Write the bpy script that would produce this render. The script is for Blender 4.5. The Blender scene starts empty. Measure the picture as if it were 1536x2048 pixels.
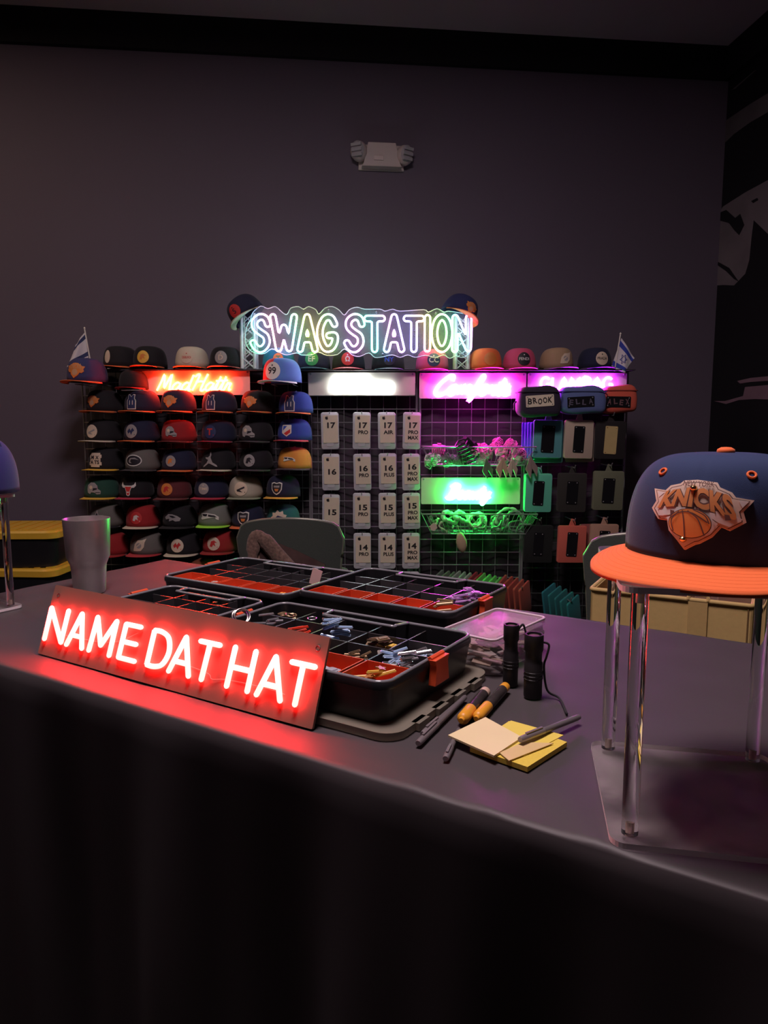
import bpy, bmesh, math, random
from mathutils import Vector, Matrix, Euler
random.seed(7)
PI = math.pi
C = bpy.context.scene.collection
R = math.radians

# ---------------------------------------------------------------- camera
FPX, PITCH, CAMZ = 1450.0, R(7.0), 1.14
cd = bpy.data.cameras.new('camera'); cam = bpy.data.objects.new('camera', cd); C.objects.link(cam)
cam.location = (0, 0, CAMZ); cam.rotation_euler = (PI/2-PITCH, 0, 0)
cd.sensor_fit = 'VERTICAL'; cd.sensor_height = 24; cd.lens = 24*FPX/2048; cd.clip_start = .02
bpy.context.scene.camera = cam
vs = bpy.context.scene.view_settings
vs.view_transform = 'Standard'; vs.look = 'None'; vs.gamma = 1; vs.use_curve_mapping = False; vs.exposure = 0
# ---------------------------------------------------------------- world and room lamps
w = bpy.data.worlds.new('world'); bpy.context.scene.world = w; w.use_nodes = True
w.node_tree.nodes['Background'].inputs[0].default_value = (.9, .75, .8, 1)
w.node_tree.nodes['Background'].inputs[1].default_value = .012

def area(name, loc, rot, size, power, col, spread=180):
    l = bpy.data.lights.new(name, 'AREA'); l.shape = 'RECTANGLE'; l.size, l.size_y = size
    l.energy = power; l.color = col; l.spread = R(spread)
    o = bpy.data.objects.new(name, l); C.objects.link(o); o.location = loc; o.rotation_euler = rot
    return o
area('ceiling_lamp', (-.15, .93, 3.08), (0, 0, 0), (.6, .6), 60, (1, .80, .84))
area('ceiling_lamp_far_left', (-2.2, 2.5, 3.05), (R(0), 0, R(0)), (.5, .5), 8, (1, .70, .46))

# ---------------------------------------------------------------- pixel measuring helpers
def ray(u, v):
    a = (u-768)/FPX; b = (1024-v)/FPX
    return Vector((a, math.cos(PITCH)+b*math.sin(PITCH), -math.sin(PITCH)+b*math.cos(PITCH)))
def at(u, v, Y):
    d = ray(u, v); return Vector((0, 0, CAMZ)) + d*(Y/d.y)
def atz(u, v, z):
    d = ray(u, v); return Vector((0, 0, CAMZ)) + d*((z-CAMZ)/d.z)
TT = .75                                   # table top height
DD = Vector((.849, -.5284, 0)); NN = Vector((.5284, .849, 0)); TROT = math.atan2(-.5284, .849)
def sn(s, n, z=0): return DD*s + NN*n + Vector((0, 0, TT+z))

# ---------------------------------------------------------------- materials
MATS = {}
def mat(name, col, rough=.6, metal=0, trans=0, emit=None, estr=0, ior=1.45, sheen=0, noise=0, nscale=40, bump=0, alpha=1, spec=None, coat=0):
    if name in MATS: return MATS[name]
    m = bpy.data.materials.new(name); m.use_nodes = True; nt = m.node_tree
    p = nt.nodes['Principled BSDF']; I = p.inputs
    I['Base Color'].default_value = (*col, 1); I['Roughness'].default_value = rough; I['Metallic'].default_value = metal
    I['Transmission Weight'].default_value = trans; I['IOR'].default_value = ior; I['Sheen Weight'].default_value = sheen
    I['Alpha'].default_value = alpha; I['Coat Weight'].default_value = coat
    if spec is not None: I['Specular IOR Level'].default_value = spec
    if emit: I['Emission Color'].default_value = (*emit, 1); I['Emission Strength'].default_value = estr
    if noise or bump:
        tc = nt.nodes.new('ShaderNodeTexCoord'); nz = nt.nodes.new('ShaderNodeTexNoise')
        nz.inputs['Scale'].default_value = nscale; nz.inputs['Detail'].default_value = 3
        nt.links.new(tc.outputs['Object'], nz.inputs['Vector'])
        if noise:
            mr = nt.nodes.new('ShaderNodeMapRange'); mr.inputs[3].default_value = 1-noise; mr.inputs[4].default_value = 1+noise
            mx = nt.nodes.new('ShaderNodeVectorMath'); mx.operation = 'SCALE'; mx.inputs[0].default_value = col
            nt.links.new(nz.outputs['Fac'], mr.inputs[0]); nt.links.new(mr.outputs[0], mx.inputs['Scale'])
            nt.links.new(mx.outputs[0], I['Base Color'])
        if bump:
            bp = nt.nodes.new('ShaderNodeBump'); bp.inputs['Strength'].default_value = bump; bp.inputs['Distance'].default_value = .002
            nt.links.new(nz.outputs['Fac'], bp.inputs['Height']); nt.links.new(bp.outputs[0], I['Normal'])
    MATS[name] = m; return m
def cloth(col, k=''):
    return mat('fabric_%.3f_%.3f_%.3f' % col, col, .85, sheen=.06, noise=.12, nscale=500, bump=.15)
def plast(col, rough=.4):
    return mat('plastic_%.3f_%.3f_%.3f_%.2f' % (*col, rough), col, rough, noise=.05, nscale=30)
def neon(name, cast, k):
    return mat('neon_'+name, (.9, .9, .9), .5, emit=cast, estr=k)
def haze_sheet(name, col, haze, var=.3, rough=.12):
    """clear acrylic with faint surface haze: a slight mix of white diffuse and gloss over see-through"""
    m = bpy.data.materials.new(name); m.use_nodes = True; nt = m.node_tree; nt.nodes.clear()
    o = nt.nodes.new('ShaderNodeOutputMaterial'); t = nt.nodes.new('ShaderNodeBsdfTransparent'); d = nt.nodes.new('ShaderNodeBsdfPrincipled')
    d.inputs['Base Color'].default_value = (*col, 1); d.inputs['Roughness'].default_value = rough; d.inputs['Specular IOR Level'].default_value = .5 if rough < .5 else .05
    mx = nt.nodes.new('ShaderNodeMixShader'); nz = nt.nodes.new('ShaderNodeTexNoise'); nz.inputs['Scale'].default_value = 9
    tc = nt.nodes.new('ShaderNodeTexCoord'); nt.links.new(tc.outputs['Object'], nz.inputs['Vector'])
    mr = nt.nodes.new('ShaderNodeMapRange'); mr.inputs[1].default_value = .3; mr.inputs[2].default_value = .7
    mr.inputs[3].default_value = haze*(1-var); mr.inputs[4].default_value = haze*(1+var)
    nt.links.new(nz.outputs['Fac'], mr.inputs[0]); nt.links.new(mr.outputs[0], mx.inputs[0])
    nt.links.new(t.outputs[0], mx.inputs[1]); nt.links.new(d.outputs[0], mx.inputs[2]); nt.links.new(mx.outputs[0], o.inputs[0])
    return m

BLACKP = mat('black_plastic', (.012, .012, .014), .32, noise=.2, nscale=20)
BLACKC = cloth((.012, .011, .014))
STEEL = mat('steel', (.62, .6, .58), .22, 1, noise=.05, nscale=60)
CHROME = mat('chrome_wire', (.33, .32, .35), .30, .5, noise=.04)
WIREB = mat('wire_grey', (.30, .29, .31), .35, .4, noise=.05)
ACRYL = mat('clear_acrylic', (.97, .97, .99), .015, trans=1, ior=1.49)
FROST = mat('frosted_case', (.86, .88, .92), .35, trans=.45, ior=1.3, noise=.04)
WHITEB = mat('white_board', (.62, .56, .50), .45, noise=.04, nscale=12)
GOLD = mat('gold_metal', (.85, .6, .28), .2, 1, noise=.05)
CREAM = mat('cream_card', (.66, .58, .44), .6, noise=.06, nscale=50)
INK = mat('black_ink', (.012, .010, .012), .6, noise=.1)
ORANGEP = mat('orange_plastic', (.72, .09, .03), .38, noise=.08, nscale=25)
GREYCH = mat('grey_chair_fabric', (.040, .050, .042), .8, sheen=.2, noise=.15, nscale=200, bump=.3)

# ---------------------------------------------------------------- object helpers
def link(name, me, parent=None, loc=None, rot=None):
    o = bpy.data.objects.new(name, me); C.objects.link(o)
    if parent: o.parent = parent
    if loc is not None: o.location = loc
    if rot is not None: o.rotation_euler = rot
    return o
def tag(o, label, cat, group=None, kind=None):
    if label: o['label'] = label
    if cat: o['category'] = cat
    if group: o['group'] = group
    if kind: o['kind'] = kind
    return o
def thing(name, label, cat, loc=(0, 0, 0), rz=0, group=None, rot=None):
    o = link(name, None, None, loc, rot if rot is not None else (0, 0, rz)); o.empty_display_size = .02
    return tag(o, label, cat, group)

class MB:
    def __init__(s): s.v = []; s.f = []; s.m = []; s.mi = 0; s.M = Matrix()
    def add(s, vs, fs, mi=None):
        b = len(s.v); s.v += [tuple(s.M @ Vector(p)) for p in vs]
        for f in fs: s.f.append(tuple(b+i for i in f)); s.m.append(s.mi if mi is None else mi)
        return s
    def box(s, c, d, M=None, mi=None):
        x, y, z = d[0]/2, d[1]/2, d[2]/2
        vs = [Vector((i*x, j*y, k*z)) for i in (-1, 1) for j in (-1, 1) for k in (-1, 1)]
        if M: vs = [M @ p for p in vs]
        vs = [p+Vector(c) for p in vs]
        return s.add(vs, [(0, 1, 3, 2), (4, 6, 7, 5), (0, 4, 5, 1), (2, 3, 7, 6), (0, 2, 6, 4), (1, 5, 7, 3)], mi)
    def tube(s, path, r, seg=8, closed=False, mi=None, caps=True, ry=None):
        P = [Vector(p) for p in path]; n = len(P)
        if n < 2: return s
        rr = r if isinstance(r, (list, tuple)) else [r]*n
        vs = []; up = None
        for i in range(n):
            if closed: t = P[(i+1) % n]-P[i-1]
            else: t = P[min(i+1, n-1)]-P[max(i-1, 0)]
            if t.length < 1e-9: t = Vector((0, 0, 1))
            t.normalize()
            if up is None: up = Vector((0, 0, 1)) if abs(t.z) < .9 else Vector((0, 1, 0))
            a = up - t*up.dot(t)
            if a.length < 1e-6: a = t.orthogonal()
            a.normalize(); b = t.cross(a); up = a
            for k in range(seg):
                q = 2*PI*k/seg; vs.append(P[i]+a*math.cos(q)*(ry[i] if ry else rr[i])+b*math.sin(q)*rr[i])
        fs = []
        for i in range(n if closed else n-1):
            j = (i+1) % n
            for k in range(seg):
                l = (k+1) % seg; fs.append((i*seg+k, i*seg+l, j*seg+l, j*seg+k))
        if not closed and caps: fs += [tuple(range(seg))[::-1], tuple((n-1)*seg+k for k in range(seg))]
        return s.add(vs, fs, mi)
    def lathe(s, prof, seg=24, c=(0, 0, 0), sx=1, sy=1, mi=None, cap0=False, cap1=False):
        vs = [(c[0]+r*sx*math.cos(2*PI*k/seg), c[1]+r*sy*math.sin(2*PI*k/seg), c[2]+z) for r, z in prof for k in range(seg)]
        fs = [(i*seg+k, i*seg+(k+1) % seg, (i+1)*seg+(k+1) % seg, (i+1)*seg+k) for i in range(len(prof)-1) for k in range(seg)]
        if cap0: fs.append(tuple(range(seg))[::-1])
        if cap1: fs.append(tuple((len(prof)-1)*seg+k for k in range(seg)))
        return s.add(vs, fs, mi)
    def prism(s, poly, z0, z1, mi=None, M=None):
        n = len(poly); vs = [Vector((x, y, z0)) for x, y in poly]+[Vector((x, y, z1)) for x, y in poly]
        if M: vs = [M @ p for p in vs]
        return s.add(vs, [tuple(range(n))[::-1], tuple(range(n, 2*n))]+[(i, (i+1) % n, n+(i+1) % n, n+i) for i in range(n)], mi)
    def mesh(s, name, mats, smooth=False, bevel=0):
        me = bpy.data.meshes.new(name); me.from_pydata(s.v, [], s.f)
        for m in (mats if isinstance(mats, (list, tuple)) else [mats]): me.materials.append(m)
        me.polygons.foreach_set('material_index', s.m)
        bm = bmesh.new(); bm.from_mesh(me)
        if bevel: bmesh.ops.bevel(bm, geom=bm.edges[:], offset=bevel, segments=2, affect='EDGES', profile=.5)
        bmesh.ops.recalc_face_normals(bm, faces=bm.faces); bm.to_mesh(me); bm.free()
        if smooth:
            me.polygons.foreach_set('use_smooth', [True]*len(me.polygons))
            if smooth != 'all':
                try: me.set_sharp_from_angle(angle=R(38))
                except Exception: pass
        return me
    def build(s, name, mats, parent=None, smooth=False, bevel=0, loc=None, rot=None):
        return link(name, s.mesh(name, mats, smooth, bevel), parent, loc, rot)

def rrect(w, h, r, k=5):
    o = []
    for cx, cy, a0 in ((w/2-r, h/2-r, 0), (-w/2+r, h/2-r, 90), (-w/2+r, -h/2+r, 180), (w/2-r, -h/2+r, 270)):
        for i in range(k+1):
            a = R(a0+90*i/k); o.append((cx+r*math.cos(a), cy+r*math.sin(a)))
    return o
def circ(r, n=24, cx=0, cy=0, ry=None):
    return [(cx+r*math.cos(2*PI*i/n), cy+(ry or r)*math.sin(2*PI*i/n)) for i in range(n)]
def smooth_path(P, k=5, closed=False):
    P = [Vector(p) for p in P]; n = len(P); out = []
    for i in range(n if closed else n-1):
        g = (lambda j: P[j % n]) if closed else (lambda j: P[max(0, min(n-1, j))])
        a, b, c, d = g(i-1), g(i), g(i+1), g(i+2)
        for q in range(k):
            t = q/k; out.append(.5*((2*b)+(c-a)*t+(2*a-5*b+4*c-d)*t*t+(3*b-a-3*c+d)*t**3))
    if not closed: out.append(P[-1])
    return out
XZ = Matrix(((1, 0, 0, 0), (0, 0, -1, 0), (0, 1, 0, 0), (0, 0, 0, 1)))   # (x,y,depth) -> upright facing -Y  (prism z goes toward -Y)
XZ = Matrix(((1, 0, 0, 0), (0, 0, -1, 0), (0, 1, 0, 0), (0, 0, 0, 1)))

_tc = {}
def text_geo(body, size, width=None, offset=0):
    """flat outline geometry of a word, centred on the origin in the xy plane"""
    key = (body, offset)
    if key not in _tc:
        c = bpy.data.curves.new('tmp', 'FONT'); c.body = body; c.size = 1; c.offset = offset; c.resolution_u = 3
        o = bpy.data.objects.new('tmp', c); me = bpy.data.meshes.new_from_object(o)
        V = [tuple(v.co) for v in me.vertices]; F = [tuple(p.vertices) for p in me.polygons]
        x0, x1 = min(v[0] for v in V), max(v[0] for v in V); y0, y1 = min(v[1] for v in V), max(v[1] for v in V)
        _tc[key] = ([((x-(x0+x1)/2)/(y1-y0), (y-(y0+y1)/2)/(y1-y0)) for x, y, z in V], F, (x1-x0)/(y1-y0))
        bpy.data.objects.remove(o); bpy.data.curves.remove(c); bpy.data.meshes.remove(me)
    V, F, asp = _tc[key]; sx = size if width is None else width/asp
    return [(x*sx, y*size) for x, y in V], F
def add_text(mb, body, size, M, width=None, offset=0, mi=None):
    V, F = text_geo(body, size, width, offset)
    mb.add([M @ Vector((x, y, 0)) for x, y in V], F, mi)

# ================================================================ ROOM
WA = R(6)                                                  # the back wall stands turned 6 degrees
WX = Vector((math.cos(WA), math.sin(WA), 0)); WN = Vector((math.sin(WA), -math.cos(WA), 0))
CORNER = Vector((1.872, 4.197, 0)); CEIL = 3.148
M_WALL = mat('wall_paint', (.115, .092, .128), .72, noise=.10, nscale=1.3, bump=.04)
M_WALLR = mat('mural_black_paint', (.006, .005, .008), .6, noise=.3, nscale=3)
M_CEIL = mat('ceiling_paint', (.55, .46, .50), .9, noise=.08, nscale=2)
def wall_mesh(p0, p1, z0, z1, th, outward, name, m):
    mb = MB(); a = [p0, p1, p1+outward*th, p0+outward*th]
    mb.add([(p.x, p.y, z0) for p in a]+[(p.x, p.y, z1) for p in a], [(0, 1, 5, 4), (1, 2, 6, 5), (2, 3, 7, 6), (3, 0, 4, 7), (0, 3, 2, 1), (4, 5, 6, 7)])
    return tag(mb.build(name, m), None, None, kind='structure')
WL = CORNER-WX*5.2
wall_mesh(WL, CORNER+WX*.1, 0, CEIL, .1, -WN, 'wall_back', M_WALL)
RN = -WX                                                    # inward normal of the right wall
wr = wall_mesh(CORNER, CORNER+WN*5.2, 0, CEIL, .1, WX, 'wall_right', M_WALLR)
wall_mesh(WL, WL+WN*5.2, 0, CEIL, .1, -WX, 'wall_left', M_WALL)
mb = MB(); q = [WL-WX*.1-WN*.1, CORNER+WX*.1-WN*.1, CORNER+WX*.1+WN*5.3, WL-WX*.1+WN*5.3]
mb.add([(p.x, p.y, -.05) for p in q]+[(p.x, p.y, 0) for p in q], [(0, 1, 2, 3), (7, 6, 5, 4), (0, 4, 5, 1), (1, 5, 6, 2), (2, 6, 7, 3), (3, 7, 4, 0)])
tag(mb.build('floor', mat('floor_carpet', (.012, .009, .008), .95, noise=.3, nscale=30)), None, None, kind='structure')
mb = MB(); mb.add([(p.x, p.y, CEIL) for p in q]+[(p.x, p.y, CEIL+.05) for p in q], [(0, 1, 2, 3), (7, 6, 5, 4), (0, 4, 5, 1), (1, 5, 6, 2), (2, 6, 7, 3), (3, 7, 4, 0)])
tag(mb.build('ceiling', M_CEIL), None, None, kind='structure')
M_BAND = mat('black_band', (.004, .003, .006), .8, noise=.2)  # black band along the top of both walls
wall_mesh(WL, CORNER, CEIL-.165, CEIL, -.03, -WN, 'top_band_1', M_BAND)
wall_mesh(CORNER-WX*.0, CORNER+WN*5, CEIL-.165, CEIL, -.03, WX, 'top_band_2', M_BAND)
# mural brush shapes on the right wall (flat paint)
def onwall(u, v, off):
    d = ray(u, v); o = Vector((0, 0, CAMZ)); p = CORNER-WX*off
    t = (p-o).dot(WX)/d.dot(WX); return o+d*t
M_MUR = mat('mural_grey_paint', (.17, .14, .155), .7, noise=.35, nscale=5)
M_MUR2 = mat('mural_pink_paint', (.22, .13, .17), .7, noise=.25, nscale=9)
def mural(polys, m, off, name):
    mb = MB()
    for poly in polys:
        P = [onwall(u, v, off) for u, v in poly]; Q = [p+WX*(off*.8) for p in P]; n = len(P)
        mb.add(P+Q, [tuple(range(n)), tuple(range(2*n-1, n-1, -1))]+[(i, n+i, n+(i+1) % n, (i+1) % n) for i in range(n)])
    o = mb.build(name, m, wr); return o
mural([[(1437, 262), (1447, 244), (1500, 208), (1560, 172), (1560, 210), (1500, 245), (1468, 268), (1452, 284), (1435, 290)], [(1463, 180), (1508, 142), (1512, 140), (1470, 178)]], mat('mural_dim_paint', (.10, .085, .09), .7, noise=.35, nscale=6), .002, 'mural_shape')
mural([[(1446, 413), (1490, 385), (1536, 360), (1590, 335), (1590, 490), (1536, 468), (1507, 440), (1503, 470), (1498, 520), (1490, 548), (1468, 571), (1445, 570), (1422, 572), (1424, 500), (1428, 440)]], M_MUR, .002, 'mural_shape')
mural([[(1474, 762), (1500, 756), (1560, 750), (1560, 760), (1500, 764), (1480, 767)], [(1490, 774), (1536, 770), (1570, 769), (1570, 800), (1510, 798), (1478, 800), (1452, 808), (1428, 802), (1450, 802), (1486, 792)]], M_MUR2, .002, 'mural_shape')
mural([[(1424, 518), (1440, 526), (1458, 536), (1476, 562), (1468, 558), (1452, 542), (1436, 531), (1424, 525)], [(1432, 428), (1452, 420), (1470, 436), (1480, 428), (1488, 450), (1478, 470), (1468, 460), (1458, 446), (1436, 440)], [(1502, 402), (1514, 396), (1516, 400), (1506, 406)]], M_WALLR, .004, 'mural_stroke')

# ================================================================ TABLECLOTH
S0, S1, N0, N1 = -1.624, .23, .640, 1.415
def nzf(s, n):
    return (math.sin(s*23+n*9)+math.sin(s*41-n*33+1.3)*.6+math.sin(s*11+n*57+.4)*.5)/2.1
def axis(a, b, st):
    k = int((b-a)/st); mid = [a+(b-a)*i/k for i in range(k+1)]
    e = [.004, .010, .02, .05, .12, .22, .34, .46, .58, .70, .745]
    return [(a, d) for d in e[::-1]]+[(x, 0) for x in mid]+[(b, d) for d in e], mid
SA, _ = axis(S0, S1, .012); NA, _ = axis(N0, N1, .012)
mb = MB(); vs = []
for i, (s, es) in enumerate(SA):
    for j, (n, en) in enumerate(NA):
        e = max(es, en); z = TT
        if e == 0:
            fr = math.exp(-((n-N0)/.10)**2)
            amp = .0009*min(1, (n-N0)/.05+.2)
            ridge = math.exp(-((s+.36+.9*(n-N0))/.02)**2)*.6+math.exp(-((s+.27+1.1*(n-N0))/.014)**2)*.8+math.exp(-((s+.16+.8*(n-N0))/.02)**2)
            z += -.001+amp*nzf(s, n) + fr*.0028*ridge*(1 if s < -.08 else 0)
            ss, nn = s, n
        else:
            z = TT-e+.001
            out = .006*min(1, e/.02)
            wav = min(1, e/.4)*.018*(math.sin(s*17+n*3)+.5*math.sin(s*41+1))
            ss = s+(out*(1 if s > 0 else -1) if es else 0); nn = n+((out+wav)*(-1 if n < 1 else 1) if en else 0)
            if e <= .01: z = TT-e*.6-.001
        p = DD*ss+NN*nn; vs.append((p.x, p.y, z))
K = len(NA)
fs = [(i*K+j, (i+1)*K+j, (i+1)*K+j+1, i*K+j+1) for i in range(len(SA)-1) for j in range(K-1)]
mb.add(vs, fs)
M_CLOTH = mat('black_tablecloth', (.052, .042, .046), .55, sheen=.06, noise=.12, nscale=6, bump=.12)
tc = mb.build('tablecloth', M_CLOTH, smooth='all'); tag(tc, 'long black cloth draped over the vendor table down to the floor', 'tablecloth')

# ================================================================ HATS
HR, HH = .096, .118
def crown_pt(x, z, off=0, zlift=0):
    """point on the crown, x metres around from the front, z metres up"""
    z = max(0, min(HH*.995, z)); phi = math.asin((z/HH)**(1/.80)); az = x/HR
    fr = .31+.22*(1-max(0, math.cos(az)))
    r = HR*math.cos(phi)**fr
    sy = 1.06; p = Vector((r*math.sin(az), -r*math.cos(az)*sy, z))
    n = Vector((math.sin(az), -math.cos(az), .25+.9*(z/HH)**3)).normalized()
    return p+n*off
def make_crown(seg, ring, seams):
    mb = MB(); vs = []; fs = []
    for i in range(ring+1):
        phi = PI/2*i/ring*.985; z = HH*math.sin(phi)**.80
        for k in range(seg):
            az = 2*PI*k/seg; p = crown_pt(az*HR if az <= PI else (az-2*PI)*HR, z)
            if seams:
                q = (az % (PI/3)); q = min(q, PI/3-q); g = 1-.010*math.exp(-(q/.018)**2)
                p.x *= g; p.y *= g
            vs.append(p)
    for i in range(ring):
        for k in range(seg): fs.append((i*seg+k, i*seg+(k+1) % seg, (i+1)*seg+(k+1) % seg, (i+1)*seg+k))
    vs.append((0, 0, HH)); top = len(vs)-1
    fs += [(ring*seg+k, ring*seg+(k+1) % seg, top) for k in range(seg)]
    # inner sweatband so the open underside has thickness
    b = len(vs)
    for k in range(seg):
        p = vs[k]; vs.append((p[0]*.96, p[1]*.96, 0.0))
    for k in range(seg):
        p = vs[k]; vs.append((p[0]*.94, p[1]*.94, .03))
    fs += [(k, b+k, b+(k+1) % seg, (k+1) % seg) for k in range(seg)]+[(b+k, b+seg+k, b+seg+(k+1) % seg, b+(k+1) % seg) for k in range(seg)]
    mb.add(vs, fs); 
    # panel colours: index 1 for the front two panels
    return mb
def crown_mesh(seg, ring, seams, mats, split=False):
    mb = make_crown(seg, ring, seams)
    if split:
        for i, f in enumerate(mb.f):
            x = sum(mb.v[j][0] for j in f)/len(f); y = sum(mb.v[j][1] for j in f)/len(f)
            mb.m[i] = 1 if (-PI*.62 < math.atan2(x, -y) < .05) else 0
    return mb.mesh('crown', mats, smooth='all')
def brim_mesh(mats, k=24, L=.074, th=.0032, droop=.010, wf=1.02, fd=0, bx=.55, sx_=1):
    mb = MB(); rows = 7; top = []; bot = []
    for j in range(rows+1):
        f = j/rows
        for i in range(k+1):
            a = R(-78)+R(156)*i/k
            inn = Vector((HR*.985*math.sin(a), -HR*1.045*math.cos(a)))
            c = math.cos(a/78*90/1) if 0 else math.cos(a*90/78)
            sn_ = math.sin(a*.98); out = Vector((HR*wf*math.copysign(abs(sn_)**sx_, sn_)*(1+.02*c), -HR*1.045*(math.cos(a) if sx_ == 1 else max(math.cos(a), 0)**.8)-L*max(0, c)**bx))
            p = inn.lerp(out, f); z = .002-droop*(p.x/HR)**2*(.3+.7*f)-fd*f*max(0, c)
            top.append((p.x, p.y, z+th/2)); bot.append((p.x, p.y, z-th/2))
    W = k+1; n = len(top); fs = []
    for j in range(rows):
        for i in range(k):
            q = (j*W+i, j*W+i+1, (j+1)*W+i+1, (j+1)*W+i); fs += [q, tuple(n+t for t in q[::-1])]
    for i in range(k): fs += [(rows*W+i, rows*W+i+1, n+rows*W+i+1, n+rows*W+i), (i+1, i, n+i, n+i+1)]
    for j in range(rows): fs += [((j+1)*W, j*W, n+j*W, n+(j+1)*W), (j*W+k, (j+1)*W+k, n+(j+1)*W+k, n+j*W+k)]
    mb.add(top+bot, fs); return mb.mesh('brim', mats, smooth='all')
FARCROWN = crown_mesh(36, 9, False, [BLACKC]); FARBRIM = brim_mesh([BLACKC], 16)
mb = MB(); mb.lathe([(0, .0035), (.005, .003), (.0075, 0), (.007, -.002)], 10, (0, 0, HH+.001)); FARBTN = mb.mesh('button', [BLACKC], smooth='all')
def mset(o, *ms):
    for i, m in enumerate(ms): o.material_slots[i].link = 'OBJECT'; o.material_slots[i].material = m

def patch(layers, step, zc, parent, name='patch', off=.0012, th=.0018):
    """layers: (verts2d, faces or None, material). The first is the backing, with its own thickness. Wrapped on the crown front."""
    mb = MB(); mats = []
    for li, (V, F, m) in enumerate(layers):
        if m not in mats: mats.append(m)
        mi = mats.index(m); bm = bmesh.new()
        bv = [bm.verts.new((x, y, 0)) for x, y in V]
        for f in (F or [tuple(range(len(V)))]):
            try: bm.faces.new([bv[i] for i in f])
            except ValueError: pass
        xs = [x for x, y in V]; ys = [y for x, y in V]
        for ax, lo, hi in ((0, min(xs), max(xs)), (1, min(ys), max(ys))):
            c = math.ceil(lo/step)*step
            while c < hi:
                co = (c, 0, 0) if ax == 0 else (0, c, 0); no = (1, 0, 0) if ax == 0 else (0, 1, 0)
                bmesh.ops.bisect_plane(bm, geom=bm.verts[:]+bm.edges[:]+bm.faces[:], plane_co=co, plane_no=no); c += step
        bmesh.ops.triangulate(bm, faces=bm.faces[:])
        bm.verts.index_update(); o1 = off+th+li*.00028
        P = [crown_pt(v.co.x, zc+v.co.y, o1) for v in bm.verts]; fs = [tuple(v.index for v in f.verts) for f in bm.faces]
        if li == 0:
            n = len(P); P += [crown_pt(v.co.x, zc+v.co.y, -.001) for v in bm.verts]
            fs += [(e.verts[0].index, e.verts[1].index, n+e.verts[1].index, n+e.verts[0].index) for e in bm.edges if e.is_boundary]
        bm.free(); mb.add(P, fs, mi)
    return mb.build(name, mats, parent)
def T2(body, size, cx=0, cy=0, width=None, offset=0):
    V, F = text_geo(body, size, width, offset); return [(x+cx, y+cy) for x, y in V], F
def sc(poly, k, cx=0, cy=0): return [(x*k+cx, y*k+cy) for x, y in poly]

KN = [(555,405),(665,410),(700,370),(775,350),(800,325),(900,315),(1040,330),(1060,365),(1140,400),(1165,435),(1285,455),(1215,540),(1235,620),(1140,685),(1085,660),(1030,740),(950,800),(920,810),(855,860),(800,790),(735,720),(715,640),(640,640),(570,560),(600,500)]
KS = .098/730
def kp(pts): return [((x-915)*KS, (590-y)*KS) for x, y in pts]
P_CREAM = mat('patch_cream', (.62, .50, .38), .6, noise=.08); P_WHITE = mat('patch_white', (.62, .60, .56), .6, noise=.06)
P_ORANGE = mat('patch_orange', (.62, .20, .045), .55, noise=.12); P_BLK = mat('patch_black', (.015, .013, .02), .6, noise=.1)
P_GREY = mat('patch_grey', (.30, .28, .28), .6, noise=.1); P_RED = mat('patch_red', (.50, .03, .03), .6, noise=.1)
P_GOLD = mat('patch_gold', (.72, .42, .06), .5, noise=.1); P_NAVY = mat('patch_navy', (.02, .03, .10), .6, noise=.1)
P_GREEN = mat('patch_green', (.03, .22, .09), .6, noise=.1); P_BLUE = mat('patch_blue', (.03, .08, .45), .6, noise=.1)
P_SKIN = mat('patch_tan', (.50, .30, .17), .6, noise=.1)

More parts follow.
